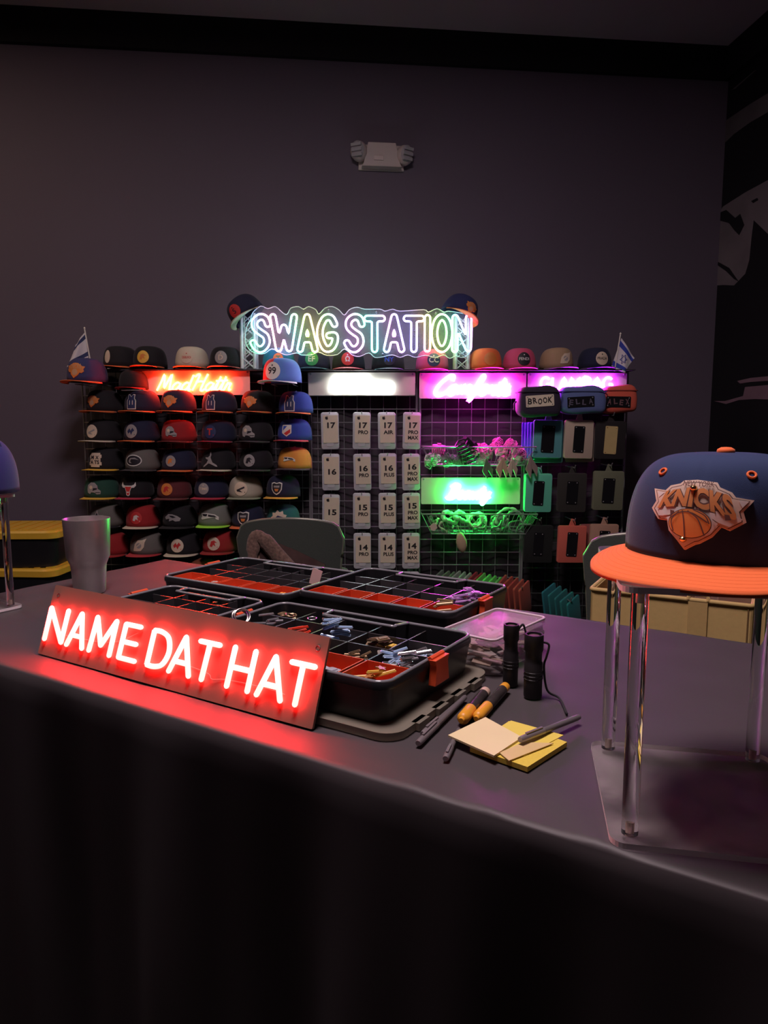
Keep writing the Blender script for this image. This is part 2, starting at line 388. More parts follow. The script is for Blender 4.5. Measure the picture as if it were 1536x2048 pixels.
def glyph(kind, r):
    """layers of one front patch, radius about r"""
    c = lambda k=1, cx=0, cy=0, ry=None: circ(r*k, 20, cx*r, cy*r, None if ry is None else ry*r)
    if kind == 'ball':      # spiky orange crest with a ball
        o = sc(kp(KN), r/.049*1.05)
        return [(o, None, P_ORANGE), (circ(r*.33, 14, -.05*r, -.16*r), None, P_SKIN), T2('KNICKS', r*.5, 0, r*.42, r*1.25)+(P_SKIN,)]
    if kind == 'jersey':
        o = [(-.7,-1.1),(.7,-1.1),(.75,.1),(.55,.45),(.6,1),(.3,1),(0,.65),(-.3,1),(-.6,1),(-.55,.45),(-.75,.1)]
        i = [(x*.86, y*.9) for x, y in o]
        return [(sc(o, r), None, P_WHITE), (sc(i, r), None, P_NAVY), T2('11', r*.62, 0, -r*.15)+(P_WHITE,)]
    if kind == 'helmet':
        o = [(-.95,-.1),(-.9,.5),(-.4,.9),(.2,.85),(.6,.45),(.65,0),(1.05,-.3),(1,-.75),(.5,-.8),(.2,-.55),(-.3,-.5),(-.5,-.75),(-.85,-.6)]
        return [(sc(o, r), None, P_GREY), (sc([(-.1,-.3),(.55,-.1),(.55,.1),(.0,.1)], r), None, P_BLK), (sc([(.3,-.6),(.95,-.6),(.95,-.5),(.3,-.5)], r), None, P_BLK), (circ(.26*r, 12, -.35*r, .2*r), None, P_CREAM)]
    if kind == 'bull':
        o = [(-1.1,1),(-1.15,.45),(-.85,.15),(-.5,.15),(-.3,-.35),(-.25,-.9),(0,-1.05),(.25,-.9),(.3,-.35),(.5,.15),(.85,.15),(1.15,.45),(1.1,1),(.9,.6),(.5,.45),(-.5,.45),(-.9,.6)]
        i = [(-.5,.3),(-.25,-.3),(-.18,-.8),(0,-.92),(.18,-.8),(.25,-.3),(.5,.3)]
        return [(sc(o, r), None, P_WHITE), (sc(i, r), None, P_RED), (sc([(-.15,-.4),(.15,-.4),(.1,-.6),(-.1,-.6)], r), None, P_WHITE)]
    if kind == 'star':
        o = [((1 if i % 2 == 0 else .42)*math.sin(PI*i/5), (1 if i % 2 == 0 else .42)*math.cos(PI*i/5)) for i in range(10)]
        return [(sc(o, r*1.15), None, P_GREY), (sc(o, r*.8), None, P_BLK)]
    if kind == 'oval':
        return [(circ(r*1.35, 22, 0, 0, r*.85), None, P_WHITE), (circ(r*1.2, 22, 0, 0, r*.7), None, P_BLK), (sc([(-.75,-.1),(-.5,.35),(.3,.42),(.9,.1),(.3,.2),(-.3,.2),(-.45,-.1),(-.2,-.4),(-.6,-.35)], r), None, P_GREY)]
    if kind == 'bird':
        o = [(-1.3,.1),(-.7,.55),(0,.55),(.8,.3),(1.3,-.05),(1.1,-.45),(.5,-.5),(.1,-.3),(-.5,-.5),(-.45,-.1),(-1.1,-.25)]
        return [(sc(o, r), None, P_GREY), (sc([(-.5,.35),(.1,.35),(.6,.1),(.1,0),(-.3,.15)], r), None, P_BLK)]
    if kind == 'hawk':
        o = [(-1.5,.55),(-.3,.6),(.9,.4),(1.5,0),(1.45,-.5),(1.05,-.35),(.9,-.05),(-.2,-.2),(-1.3,-.45),(-1.5,-.25),(-1.2,.1)]
        return [(sc(o, r*.95), None, P_WHITE), (sc([(-1.35,.45),(-.3,.45),(-.45,.1),(-1.0,.1)], r*.95), None, P_BLK), (sc([(-.15,.4),(.8,.25),(1.2,-.05),(.3,0),(-.2,.1)], r*.95), None, P_BLK)]
    if kind == 'shield':
        o = [(-.95,.8),(-.5,.95),(0,.8),(.5,.95),(.95,.8),(.85,-.2),(.5,-.75),(0,-1.05),(-.5,-.75),(-.85,-.2)]
        return [(sc(o, r), None, P_WHITE), (sc(o, r*.83), None, P_RED if 0 else P_BLK), (sc([(-.5,.4),(.5,.4),(.45,.1),(-.45,.1)], r), None, P_GREY), (sc([(-.35,-.1),(.35,-.1),(.2,-.5),(-.2,-.5)], r), None, P_ORANGE)]
    if kind == 'hockey':
        o = [(-.9,1),(.9,1),(.9,-.4),(0,-1.0),(-.9,-.4)]
        return [(sc(o, r), None, P_WHITE), (sc([(-.7,.8),(.1,.8),(-.7,.0)], r), None, P_BLUE), (sc([(.7,.3),(.7,-.3),(0,-.8),(-.5,-.45)], r), None, P_RED)]
    if kind == 'jump':
        o = [(.05,1.2),(.2,1.25),(.3,.75),(.2,.45),(.35,.1),(.5,-.25),(1.1,-.65),(1.2,-.9),(.95,-.85),(.25,-.5),(-.1,-.4),(-.6,-.75),(-1.1,-1.0),(-1.05,-.8),(-.45,-.4),(-.15,.1),(-.5,.2),(-.7,.4),(-.6,.45),(-.15,.45),(-.05,.6),(.1,.7)]
        return [(sc(o, r), None, P_GREY)]
    if kind == 'spiky':
        o = [((1.15 if i % 2 else .85)*math.cos(2*PI*i/18), (1.0 if i % 2 else .72)*math.sin(2*PI*i/18)) for i in range(18)]
        return [(sc(o, r*1.1), None, P_CREAM), (sc([(-.7,-.2),(-.1,.35),(.7,.1),(.2,.05),(-.1,-.1),(-.5,-.5)], r), None, P_NAVY)]
    if kind == 'swirl':
        o = [(-.9,-.8),(-.7,.2),(-.2,.75),(.5,.8),(1.15,1),(.85,.45),(.75,-.2),(.3,-.75),(-.3,-.8)]
        return [(sc(o, r), None, P_CREAM), (circ(.4*r, 14, 0, 0), None, P_GREY), (sc([(-.8,-.7),(.7,.6),(.6,.7),(-.9,-.55)], r), None, P_CREAM)]
    if kind == 'block':     # square-ish letter patch with notched edge
        o = [(-.8,1),(.8,1),(.8,.75),(1,.75),(1,.3),(.85,.3),(.85,-.3),(1,-.3),(1,-.75),(.7,-.75),(.7,-1),(-.7,-1),(-.7,-.75),(-1,-.75),(-1,-.3),(-.85,-.3),(-.85,.3),(-1,.3),(-1,.75),(-.8,.75)]
        return [(sc(o, r), None, P_CREAM)]
    if kind.startswith('word:'):   # round patch with a word: word:TEXT:bg:fg
        _, t, bg, fg = kind.split(':')
        return [(c(), None, MATS['patch_'+bg]), T2(t, r*.42 if len(t) > 2 else r*.8, 0, 0, r*1.55 if len(t) > 2 else None, .02)+(MATS['patch_'+fg],), (circ(r*.10, 8, 0, r*.6), None, MATS['patch_'+fg])]
    if kind.startswith('disc'):
        _, bg, fg = kind.split(':')
        return [(c(), None, MATS['patch_'+bg]), (sc(random.choice(([(-.55,-.4),(-.35,.35),(.1,.5),(.6,.15),(.2,.15),(.35,-.4),(0,-.15),(-.2,-.5)], [(-.6,.0),(-.2,.45),(.0,.1),(.3,.5),(.6,.1),(.3,-.1),(.1,-.55),(-.1,-.1),(-.4,-.35)], [(-.6,-.15),(.55,.35),(.6,.1),(-.1,-.2),(.3,-.5),(-.5,-.4)], [(-.45,.5),(.45,.5),(.45,.3),(.12,.3),(.12,-.5),(-.12,-.5),(-.12,.3),(-.45,.3)])), r), None, MATS['patch_'+fg]), (circ(.07*r, 6, .6*r, -.5*r), None, MATS['patch_'+fg])]
    return [(c(), None, P_CREAM)]

HATGRP = 'snapback caps hung on the display wall'
def hat(u, v, Y, yaw, ccol, bcol, kind, pr, label, scale=.85, pz=.052, front=None, rot=None, group=HATGRP, hires=False, btn=None, px=None):
    p = at(u, v, Y)
    t = thing('snapback_cap', label, 'cap', p, 0, group, rot if rot else (0, 0, R(yaw))); t.scale = (scale,)*3
    cm, bmm = cloth(ccol), cloth(bcol)
    if front: c = link('crown', crown_mesh(36, 9, False, [cm, cloth(front)], True), t)
    else: c = link('crown', FARCROWN, t); mset(c, cm)
    b = link('brim', FARBRIM, t); mset(b, bmm)
    q = link('button', FARBTN, t); mset(q, cloth(btn) if btn else cm)
    if kind: patch(glyph(kind, pr*1.13), .012, pz, t)
    return t
K_ = (.007, .006, .009); NV = (.009, .011, .038); RB = (.02, .05, .30); OR = (.75, .16, .04); RD = (.30, .012, .015); CRM = (.60, .52, .40)
GY = (.13, .12, .11); GRN = (.012, .06, .04); YL = (.72, .42, .04); CRI = (.42, .02, .05); DG = (.05, .045, .05); PK = (.60, .07, .16)
HY = 3.49
PR = .033
# ================================================================ DISPLAY WALL: wire grids
GY0 = 3.60
def px_x(u, Y=GY0): return (u-768)/FPX*Y/ray(768, 848).y*1.0
def X(u, Y=GY0): return at(u, 848, Y).x
def Z(v, Y=GY0): return at(768, v, Y).z
def grid_panel(u0, u1, vtop, label, WM=CHROME):
    x0, x1, zt = X(u0), X(u1), Z(vtop); t = thing('gridwall_panel', label, 'display grid', ((x0+x1)/2, GY0, 0), 0, 'wire grid panels of the display')
    w = x1-x0; mb = MB()
    mb.tube([(-w/2, 0, 0), (-w/2, 0, zt), (w/2, 0, zt), (w/2, 0, 0)], .0055, 8); mb.tube([(-w/2, 0, .03), (w/2, 0, .03)], .004)
    mb.build('frame', WIREB, t, smooth=True)
    mb = MB(); sp = .0648; k = int(w/sp)
    for i in range(1, k+1):
        x = -w/2+(w-(k-1)*sp)/2+(i-1)*sp if k > 1 else 0
        mb.tube([(x, .003, .03), (x, .003, zt)], .0019, 5)
    z = zt-sp
    while z > .1: mb.tube([(-w/2, -.002, z), (w/2, -.002, z)], .0026, 5); z -= sp
    mb.build('wire_mesh', WM, t, smooth=True)
    return t, (x0+x1)/2
g1, gx1 = grid_panel(168, 618, 738, 'wide wire grid panel carrying the caps at the left of the display')
g2, gx2 = grid_panel(622, 833, 738, 'wire grid panel hung with clear phone cases')
g3, gx3 = grid_panel(840, 1046, 738, 'wire grid panel behind the two wire baskets and green sign')
g4, gx4 = grid_panel(1050, 1252, 745, 'wire grid panel hung with the zip pouches', mat('shaded_wire', (.05, .05, .055), .4, noise=.1))  # wire colour darkened to carry the dimness at this end
# added dark sheet standing in for the dim wall behind the grids
x0, x1 = X(166), X(1254)
mb = MB(); nx = 80; vs = []
for i in range(nx+1):
    for z in (0, .7, 1.395):
        vs.append((x0+(x1-x0)*i/nx, GY0+.05+.012*math.sin(i*1.3)+.008*math.sin(i*.47), z))
mb.add(vs, [(i*3+j, i*3+3+j, i*3+4+j, i*3+1+j) for i in range(nx) for j in (0, 1)])
o = mb.build('backing_dark_sheet', mat('dim_wall_sheet', (.035, .030, .036), .9, noise=.2, nscale=20), smooth='all')
md = o.modifiers.new('s', 'SOLIDIFY'); md.thickness = .004
tag(o, 'dark sheet added behind the wire display grids in place of the dim wall', 'dark sheet')
def hooks(parent, gx, pts, ln=.06):
    for (x, z) in pts:
        mb = MB(); mb.tube([(0, 0, 0), (0, -ln, 0), (0, -ln-.006, .012)], .0022, 6); mb.tube([(-.012, -.003, .012), (.012, -.003, .012)], .0018, 5)
        mb.build('hook', CHROME, parent, smooth=True, loc=(x-gx, -.004, z))

# ---- caps
rows = [
# row 1 (under the orange-red sign)
(211, 823, -20, K_, OR, 'ball', .036, 'black cap with orange crest patch, first in the row under the red sign'),
(286, 823, -18, NV, OR, 'jersey', .034, 'navy cap with white-edged jersey patch under the left end of the red sign'),
(358, 823, -14, NV, OR, 'ball', .038, 'navy cap with orange crest patch directly under the glowing red lettering'),
(440, 824, -18, NV, OR, 'jersey', .034, 'navy cap with jersey patch under the right end of the red lettering'),
(517, 824, -18, K_, OR, 'ball', .036, 'black cap with orange crest patch, fifth along under the red sign'),
(592, 826, -14, RB, OR, 'jersey', .036, 'bright blue cap with jersey patch and orange brim'),
# row 2
(209, 881, -20, K_, CRM, 'disc:cream:grey', .032, 'black cap with cream disc patch and cream brim at the left edge of second row'),
(285, 881, -18, NV, OR, 'disc:grey:navy', .033, 'dark navy cap with grey disc patch and orange brim'),
(359, 882, -12, RD, (.16, .02, .02), 'helmet', .030, 'red cap with small helmet patch and dark red brim'),
(439, 882, -18, NV, CRI, 'disc:navy:red', .032, 'navy cap with dark red disc patch and crimson brim'),
(513, 882, -18, K_, DG, 'helmet', .034, 'black cap with white football helmet patch'),
(590, 880, -20, RB, (.65, .08, .10), 'hockey', .028, 'vivid blue cap with shield patch and pinkish red brim'),
# row 3
(214, 937, -16, K_, YL, 'block', .034, 'black cap with square lettered patch and yellow brim'),
(287, 938, -14, GY, DG, 'oval', .033, 'grey cap with wide black and white oval patch'),
(360, 939, -14, NV, OR, 'disc:grey:orange', .027, 'dark cap with small sunburst disc patch and orange brim'),
(438, 938, -18, K_, CRM, 'jump', .034, 'black cap with leaping figure emblem and pale brim'),
(513, 938, -14, K_, DG, 'disc:grey:black', .030, 'black cap with round grey patch, fifth in the third row'),
(590, 936, -12, (.62, .26, .04), DG, 'hawk', .022, 'golden orange cap with dark script emblem'),
# row 4
(205, 993, -6, GRN, YL, 'helmet', .034, 'dark green cap with gold helmet patch and yellow brim'),
(274, 993, -8, K_, CRI, 'bull', .034, 'black cap with white and red bull head patch'),
(350, 994, -10, (.10, .015, .02), (.14, .03, .03), 'disc:skin:gold' if 0 else 'disc:orange:red', .030, 'maroon cap with orange letter patch and maroon brim'),
(424, 993, -14, NV, CRI, 'word:TIME:grey:cream', .028, 'navy cap with small grey disc patch and crimson brim'),
(492, 993, -6, (.42, .38, .30), (.26, .30, .20), 'disc:cream:black', .034, 'pale beige cap with round figure patch'),
(567, 992, -14, NV, YL, 'shield', .031, 'navy cap with crest patch and golden yellow brim'),
# row 5
(215, 1049, -12, GY, K_, 'star', .032, 'charcoal cap with five pointed star patch behind the tumbler'),
(288, 1050, -6, RD, CRM, 'disc:red:white', .030, 'dark red cap with oval letter patch and cream brim'),
(361, 1050, -10, K_, K_, 'bird', .033, 'black cap with grey bird head patch'),
(431, 1048, -6, (.16, .17, .15), (.35, .85, .05), 'hawk', .033, 'grey cap with sleek bird patch and bright lime green brim'),
(498, 1050, -8, NV, OR, 'shield', .033, 'navy cap with bear shield patch just left of the chair back'),
(567, 1050, -8, (.01, .10, .10), (.01, .09, .09), 'spiky', .036, 'teal cap with jagged cream patch above the chair back'),
# row 6
(226, 1105, -8, RD, RD, None, .03, 'dark red cap half hidden by the steel tumbler'),
(296, 1104, -10, GY, (.45, .03, .04), 'swirl', .034, 'dark grey cap with cream swirl patch and red brim'),
(368, 1104, -6, K_, CRM, 'disc:cream:red', .033, 'black cap with cream disc patch and cream brim in the lowest row'),
(440, 1100, -8, RD, RD, 'disc:cream:red', .033, 'red cap with cream round patch in the lowest row'),
(405, 1158, -8, (.20, .05, .02), K_, None, .03, 'rust coloured cap low on the display, mostly behind the organizers'),
(330, 1160, -8, K_, K_, None, .03, 'black cap low on the display behind the table corner'),
]
for (u, v, yaw, cc, bc, kd, pr, lb) in rows:
    h = hat(u, v, HY, yaw, cc, bc, kd, pr, lb)
    p = at(u, v, HY)
    # wire ledge that carries the cap
    mb = MB(); mb.tube([(-.05, 0, 0), (-.05, -.14, 0), (.05, -.14, 0), (.05, 0, 0)], .002, 5); mb.build('cap_ledge', WIREB, g1, loc=(p.x-gx1, -.003, p.z-.0085))
    if kd == 'block':
        patch([T2('M', .020, -.016, .014, None, .03)+(P_BLK,), T2('TS', .02, .012, -.012, None, .03)+(P_BLK,), T2('A', .02, -.018, -.012, None, .03)+(P_BLK,), T2('X', .018, .014, .013, None, .02)+(P_BLK,)], .012, .052, h, 'patch_lettering', off=.0018)
# top rows: stand on a shelf strip over the signs
TY = 3.56
toprow = [
(243, 735, -28, K_, OR, 'plain', .030, 'black cap with pale long patch beside the left flag', {}),
(301, 735, -6, K_, OR, 'disc:gold:orange', .031, 'black cap with golden round patch and orange brim', {}),
(385, 736, -4, CRM, OR, 'word:CASABLANCA:cream:red', .030, 'cream cap with printed round patch standing above the red sign', {}),
(453, 736, -6, K_, (.55, .12, .10), 'word:D:grey:cream', .032, 'black cap with grey disc patch beside the left truss', {}),
(558, 738, 6, (.015, .14, .22), (.02, .2, .25), 'disc:orange:green', .026, 'teal cap with small orange patch behind the white patched cap', {}),
(628, 739, -2, NV, (.05, .16, .17), 'word:EF:green:white', .034, 'dark cap with pale green letter patch under the rainbow sign', {}),
(697, 739, 0, K_, (.55, .10, .10), 'word:\u03a9:red:white', .032, 'black cap with red horseshoe letter patch under the rainbow sign', {}),
(776, 740, 4, K_, (.04, .12, .13), 'word:NY:black:blue', .030, 'black cap with blue letter patch above the white glowing sign', {}),
(864, 741, 2, PK, PK, 'word:CC:navy:white', .033, 'pink cap with dark blue double letter patch by the right truss', {}),
(970, 739, 10, (.75, .16, .04), (.70, .10, .10), 'disc:orange:orange', .033, 'plain orange cap above the pink script sign', {}),
(1038, 739, 6, PK, (.45, .10, .20), 'word:FENDI:black:white', .033, 'rose pink cap with black round lettered patch', {}),
(1112, 738, 18, (.34, .22, .13), (.2, .1, .2), 'swirl', .032, 'tan cap with tone-on-tone emblem above the purple sign', {}),
(1188, 738, 10, NV, (.10, .03, .16), 'word:PRADA:cream:black', .033, 'dark navy cap with cream round lettered patch beside the right flag', {}),
]
for (u, v, yaw, cc, bc, kd, pr, lb, kw) in toprow:
    if kd == 'plain':
        h = hat(u, v, TY, yaw, cc, bc, None, pr, lb, scale=.83, group='caps standing along the top of the display')
        o = [(-.6,-1.1),(.6,-1.1),(.75,-.3),(.62,.2),(.6,1.2),(.3,1.25),(.1,.5),(-.1,.5),(-.3,1.25),(-.6,1.2),(-.62,.2),(-.75,-.3)]
        patch([([(x, y) for x, y in circ(.020, 16, 0, 0, .036)], None, P_CREAM)], .012, .054, h)
    else: hat(u, v, TY, yaw, cc, bc, kd, pr, lb, scale=.83, group='caps standing along the top of the display')
hat(176, 765, 3.42, -12, (.03, .035, .12), OR, 'ball', .042, 'blue cap with orange crest patch at the far upper left corner of display', scale=.92, group='caps standing along the top of the display')
hat(565, 765, 3.42, -22, (.10, .22, .60), (.62, .60, .66), 'word:99:white:black', .038, 'blue and red cap with round white patch reading 99 and white brim', scale=.92, front=(.50, .02, .03), group='caps standing along the top of the display')
hat(268, 777, 3.50, -10, K_, RD, None, .03, 'black cap tucked between the left sign end and the blue cap', scale=.7, group='caps standing along the top of the display')
# shelf strip
mb = MB(); xa, xb = X(205), X(1250)
mb.box(((xa+xb)/2, 0, 0), (xb-xa, .15, .006)); 
sh = mb.build('display_shelf', mat('dark_shelf', (.03, .028, .035), .5, noise=.1), loc=(0, TY-.005, Z(737, TY)-.012)); tag(sh, 'long thin dark shelf strip along the top of the wire grids', 'shelf')
for (u, v) in ((176, 765), (565, 765), (268, 777)):
    p = at(u, v, 3.42); mb = MB(); mb.tube([(-.05, 0, 0), (-.05, -.2, 0), (.05, -.2, 0), (.05, 0, 0)], .002, 5); mb.build('cap_ledge', WIREB, g1, loc=(p.x-gx1, -.003, p.z-.009))
# two caps perched on the truss towers
def truss(u0, u1, vt, vb, label):
    xa, xb = X(u0, 3.55), X(u1, 3.55); z0, z1 = Z(vb, 3.55), Z(vt, 3.55); w = xb-xa
    t = thing('truss_tower', label, 'truss', ((xa+xb)/2, 3.555, z0), 0, 'small lattice towers beside the rainbow sign')
    for i, x in enumerate((-w/2, w/2)):
        for y in (-.03, .03):
            mb = MB(); mb.tube([(x, y, 0), (x, y, z1-z0)], .0085, 10); mb.build('upright', WT, t, smooth=True)
    mb = MB(); n = 5; h = (z1-z0)/n
    for y in (-.03, .03):
        for i in range(n):
            a, b = (-w/2, w/2) if i % 2 else (w/2, -w/2); mb.tube([(a, y, i*h), (b, y, (i+1)*h)], .003, 6); mb.tube([(b, y, i*h), (a, y, (i+1)*h)], .003, 6)
    mb.build('lattice', WT, t, smooth=True); return t
WT = mat('white_truss_metal', (.60, .58, .60), .35, .1, noise=.05)
truss(489, 514, 628, 738, 'white lattice tower at the left end of the rainbow sign')
truss(909, 934, 632, 740, 'white lattice tower at the right end of the rainbow sign')
def perched(u, v, rot, cc, bc, kd, pr, lb):
    t = hat(u, v, 3.53, 0, cc, bc, kd, pr, lb, scale=.86, rot=rot, group='caps perched on the lattice towers')
perched(500, 634, (R(16), R(-36), R(-30)), NV, (.45, .42, .28), 'word:S:red:black', .032, 'dark cap with red disc patch tilted on the left lattice tower')
perched(913, 634, (R(6), R(30), R(32)), (.015, .02, .09), OR, 'ball', .034, 'navy cap with orange brim tilted on the right lattice tower')

# ================================================================ NEON SIGNS
def board(name, u0, u1, v0, v1, Y, m=WHITEB, label='', group=None, y_off=0):
    xa, xb, z0, z1 = X(u0, Y), X(u1, Y), Z(v1, Y), Z(v0, Y)
    t = thing(name, label, 'neon sign', ((xa+xb)/2, Y, (z0+z1)/2), 0, group)
    mb = MB(); mb.prism(rrect(xb-xa, z1-z0, .006, 3), 0, .005, M=XZ); mb.build('board', m, t)
    for sx in (-1, 1):
        mb = MB(); mb.M = Matrix.Translation((sx*((xb-xa)/2-.012), -.005, (z1-z0)/2-.008)) @ Matrix.Rotation(PI/2, 4, 'X'); mb.lathe([(0, .003), (.004, .002), (.005, 0)], 10); mb.build('standoff', CHROME, t, smooth=True)
    return t, xb-xa, z1-z0
GL = {  # single-stroke script letters: x-height 1, strokes, advance
 'M': ([[(0,0),(.25,1.1),(.4,2),(.6,1.2),(.75,.3),(1.05,1.3),(1.3,2),(1.35,1),(1.45,0),(1.65,.15)]], 1.65),
 'H': ([[(.0,0),(.25,1),(.45,2)],[(-.1,1.7),(.2,2.0),(.45,2)],[(.15,1),(.7,1.15),(1.2,1.05)],[(1.35,2.05),(1.1,1),(.95,.1),(1.2,0),(1.4,.2)]], 1.4),
 'a': ([[(.85,.85),(.5,1),(.12,.6),(.15,.1),(.5,.05),(.85,.6),(.92,.95),(.85,.25),(.95,0),(1.15,.2)]], 1.1),
 'd': ([[(.85,.85),(.5,1),(.12,.6),(.15,.1),(.5,.05),(.85,.6),(1.1,1.95),(.9,.4),(.95,0),(1.15,.2)]], 1.15),
 't': ([[(.0,.2),(.35,1.2),(.45,1.75),(.3,.9),(.22,.2),(.4,0),(.65,.2)],[(.0,1.2),(.35,1.22),(.75,1.3)]], .62),
 'r': ([[(0,.2),(.2,.9),(.22,1.05),(.3,.85),(.6,.9),(.5,.4),(.55,.05),(.75,.2)]], .72),
 's': ([[(0,.2),(.3,.7),(.45,1.05),(.5,.7),(.65,.3),(.5,.0),(.15,.05)],[(.5,.02),(.8,.15)]], .78),
 'C': ([[(1.35,1.5),(1.3,2),(.9,2),(.35,1.3),(.1,.5),(.3,0),(.8,0),(1.3,.4)]], 1.25),
 'o': ([[(.5,1),(.15,.7),(.15,.2),(.5,0),(.8,.4),(.7,.9),(.5,1),(.75,.75),(1.0,.85)]], .95),
 'n': ([[(0,.1),(.15,.95),(.2,.1),(.4,.8),(.65,1),(.75,.6),(.75,.1),(1,.2)]], .95),
 'm': ([[(0,.1),(.15,.95),(.2,.1),(.4,.8),(.6,1),(.65,.1),(.85,.8),(1.05,1),(1.15,.5),(1.15,.1),(1.35,.2)]], 1.3),
 'f': ([[(0,.2),(.45,1.0),(.75,1.8),(.6,2.1),(.4,1.5),(.25,0),(.1,-.7),(.3,-.4),(.4,0),(.75,.3)]], .72),
 'B': ([[(.1,0),(.35,1),(.5,2)],[(.0,1.6),(.5,2.05),(1.1,1.9),(1.15,1.5),(.6,1.1),(1.0,.9),(1.1,.4),(.7,0),(.1,0),(-.2,.3)]], 1.3),
 'e': ([[(0,.2),(.5,.6),(.65,.9),(.4,1),(.15,.6),(.2,.1),(.5,0),(.85,.25)]], .82),
 'u': ([[(0,.3),(.15,1),(.1,.4),(.25,0),(.55,.3),(.75,1),(.7,.3),(.8,0),(1,.2)]], .95),
 'y': ([[(0,.3),(.15,1),(.1,.4),(.3,.1),(.6,.4),(.8,1),(.6,0),(.3,-.8),(.05,-.6),(.4,-.2),(1,.3)]], .95),
 'N': ([[(0,0),(.15,1),(.25,2),(.6,1),(.95,0),(1.1,1),(1.25,2)]], 1.45),
 'Y': ([[(.05,2),(.2,1.2),(.6,1.0),(.95,1.5),(1.1,2),(.9,1),(.6,0)]], 1.2),
 'P': ([[(.1,0),(.3,1),(.45,2)],[(.1,1.7),(.5,2.05),(1.1,1.8),(1.0,1.2),(.4,.95)]], 1.15),
 'h': ([[(.1,0),(.25,1),(.45,2),(.3,1.5),(.2,.3),(.45,.9),(.7,.9),(.7,.1),(.95,.2)]], .95),
 ' ': ([], .25)}
BL = {'G': ([[(1.2,1.7),(.9,2),(.4,1.95),(.05,1.4),(.05,.6),(.4,.05),(.9,0),(1.25,.4),(1.25,.9),(.8,.9)]], 1.6), 'L': ([[(.1,2),(.1,.05),(.9,.05)]], 1.15),
 'A': ([[(0,0),(.6,2),(1.2,0)],[(.25,.65),(.95,.65)]], 1.5), 'M': ([[(.05,0),(.2,2),(.75,.7),(1.3,2),(1.45,0)]], 1.8),
 'B': ([[(.1,0),(.1,2),(.8,2),(1.1,1.7),(1.05,1.25),(.7,1.05),(.1,1.05)],[(.7,1.05),(1.15,.8),(1.15,.25),(.8,0),(.1,0)]], 1.5)}
def strokes(txt, table, slant=.25, width=None, height=None, sm=4):
    x = 0; S = []
    for ch in txt:
        g, a = table[ch]
        for s in g: S.append([Vector((x+p[0]+p[1]*slant, p[1], 0)) for p in s])
        x += a
    xs = [p.x for s in S for p in s]; x0, x1 = min(xs), max(xs); out = []
    for s in S:
        s = [Vector(((p.x-(x0+x1)/2)/(x1-x0)*width, (p.y-1)/2*height, 0)) for p in s]
        out.append(smooth_path(s, sm) if sm else s)
    return out
def tubes(parent, S, r, m, cx=0, cz=0, depth=-.016, name='neon_tube'):
    mb = MB()
    for s in S: mb.tube([(p.x+cx, depth, p.y+cz) for p in s], r, 8)
    return mb.build(name, m, parent, smooth='all')
NEON_RED = neon('orange_red', (1, .03, .007), 110)
NEON_WHITE = neon('cool_white', (.86, 1, .99), 15)
NEON_PINK = neon('pink', (1, .025, .75), 95)
NEON_PURP = neon('violet', (.50, .035, 1), 60)
NEON_GREEN = neon('green', (.012, 1, .09), 150)
SY = 3.525
SG = 'white sign boards along the display'
t, w_, h_ = board('neon_sign', 282, 502, 741, 790, SY, label='white board sign with glowing orange-red cursive lettering above the caps', group=SG)
tubes(t, strokes('Mad Hattr', GL, .28, X(464)-X(320), .076), .0048, NEON_RED, cx=X(392, SY)-t.location.x, cz=0)
t, w_, h_ = board('neon_sign', 618, 830, 745, 791, SY, label='white board sign with dazzling white lettering above the phone cases', group=SG)
tubes(t, strokes('NYPhone', GL, .15, X(785)-X(666), .070), .0068, NEON_WHITE, cx=X(724, SY)-t.location.x, cz=0)
t, w_, h_ = board('neon_sign', 838, 1050, 746, 797, SY, label='white board sign with glowing pink cursive lettering above the empty grid', group=SG)
tubes(t, strokes('Comforts', GL, .35, X(1016)-X(872), .088), .0088, NEON_PINK, cx=X(944, SY)-t.location.x, cz=.0)
t, w_, h_ = board('neon_sign', 1053, 1249, 746, 800, SY, label='white board sign with glowing violet capitals behind the three toiletry bags', group=SG)
tubes(t, strokes('GLAMBAG', BL, 0, X(1218)-X(1081), .058, sm=3), .0058, NEON_PURP, cx=X(1149, SY)-t.location.x, cz=Z(768, SY)-t.location.z)
t, w_, h_ = board('neon_sign', 843, 1043, 955, 1008, 3.535, label='sign board with glowing green cursive lettering between the two wire baskets')
tubes(t, strokes('Beauty', GL, .30, X(982)-X(894), .068), .0078, NEON_GREEN, cx=X(938, 3.535)-t.location.x, cz=-.003)

# rainbow sign: clear scalloped acrylic with double-line letters
mbr = bpy.data.materials.new('neon_rainbow'); mbr.use_nodes = True; nt = mbr.node_tree; p = nt.nodes['Principled BSDF']
tcn = nt.nodes.new('ShaderNodeTexCoord'); sep = nt.nodes.new('ShaderNodeSeparateXYZ'); nt.links.new(tcn.outputs['Object'], sep.inputs[0])
m1 = nt.nodes.new('ShaderNodeMath'); m1.operation = 'MULTIPLY_ADD'; m1.inputs[1].default_value = .97; m1.inputs[2].default_value = .5; nt.links.new(sep.outputs['X'], m1.inputs[0])
m2 = nt.nodes.new('ShaderNodeMath'); m2.operation = 'MULTIPLY_ADD'; m2.inputs[1].default_value = .30; nt.links.new(sep.outputs['Z'], m2.inputs[0]); nt.links.new(m1.outputs[0], m2.inputs[2])
cr = nt.nodes.new('ShaderNodeValToRGB'); nt.links.new(m2.outputs[0], cr.inputs[0])
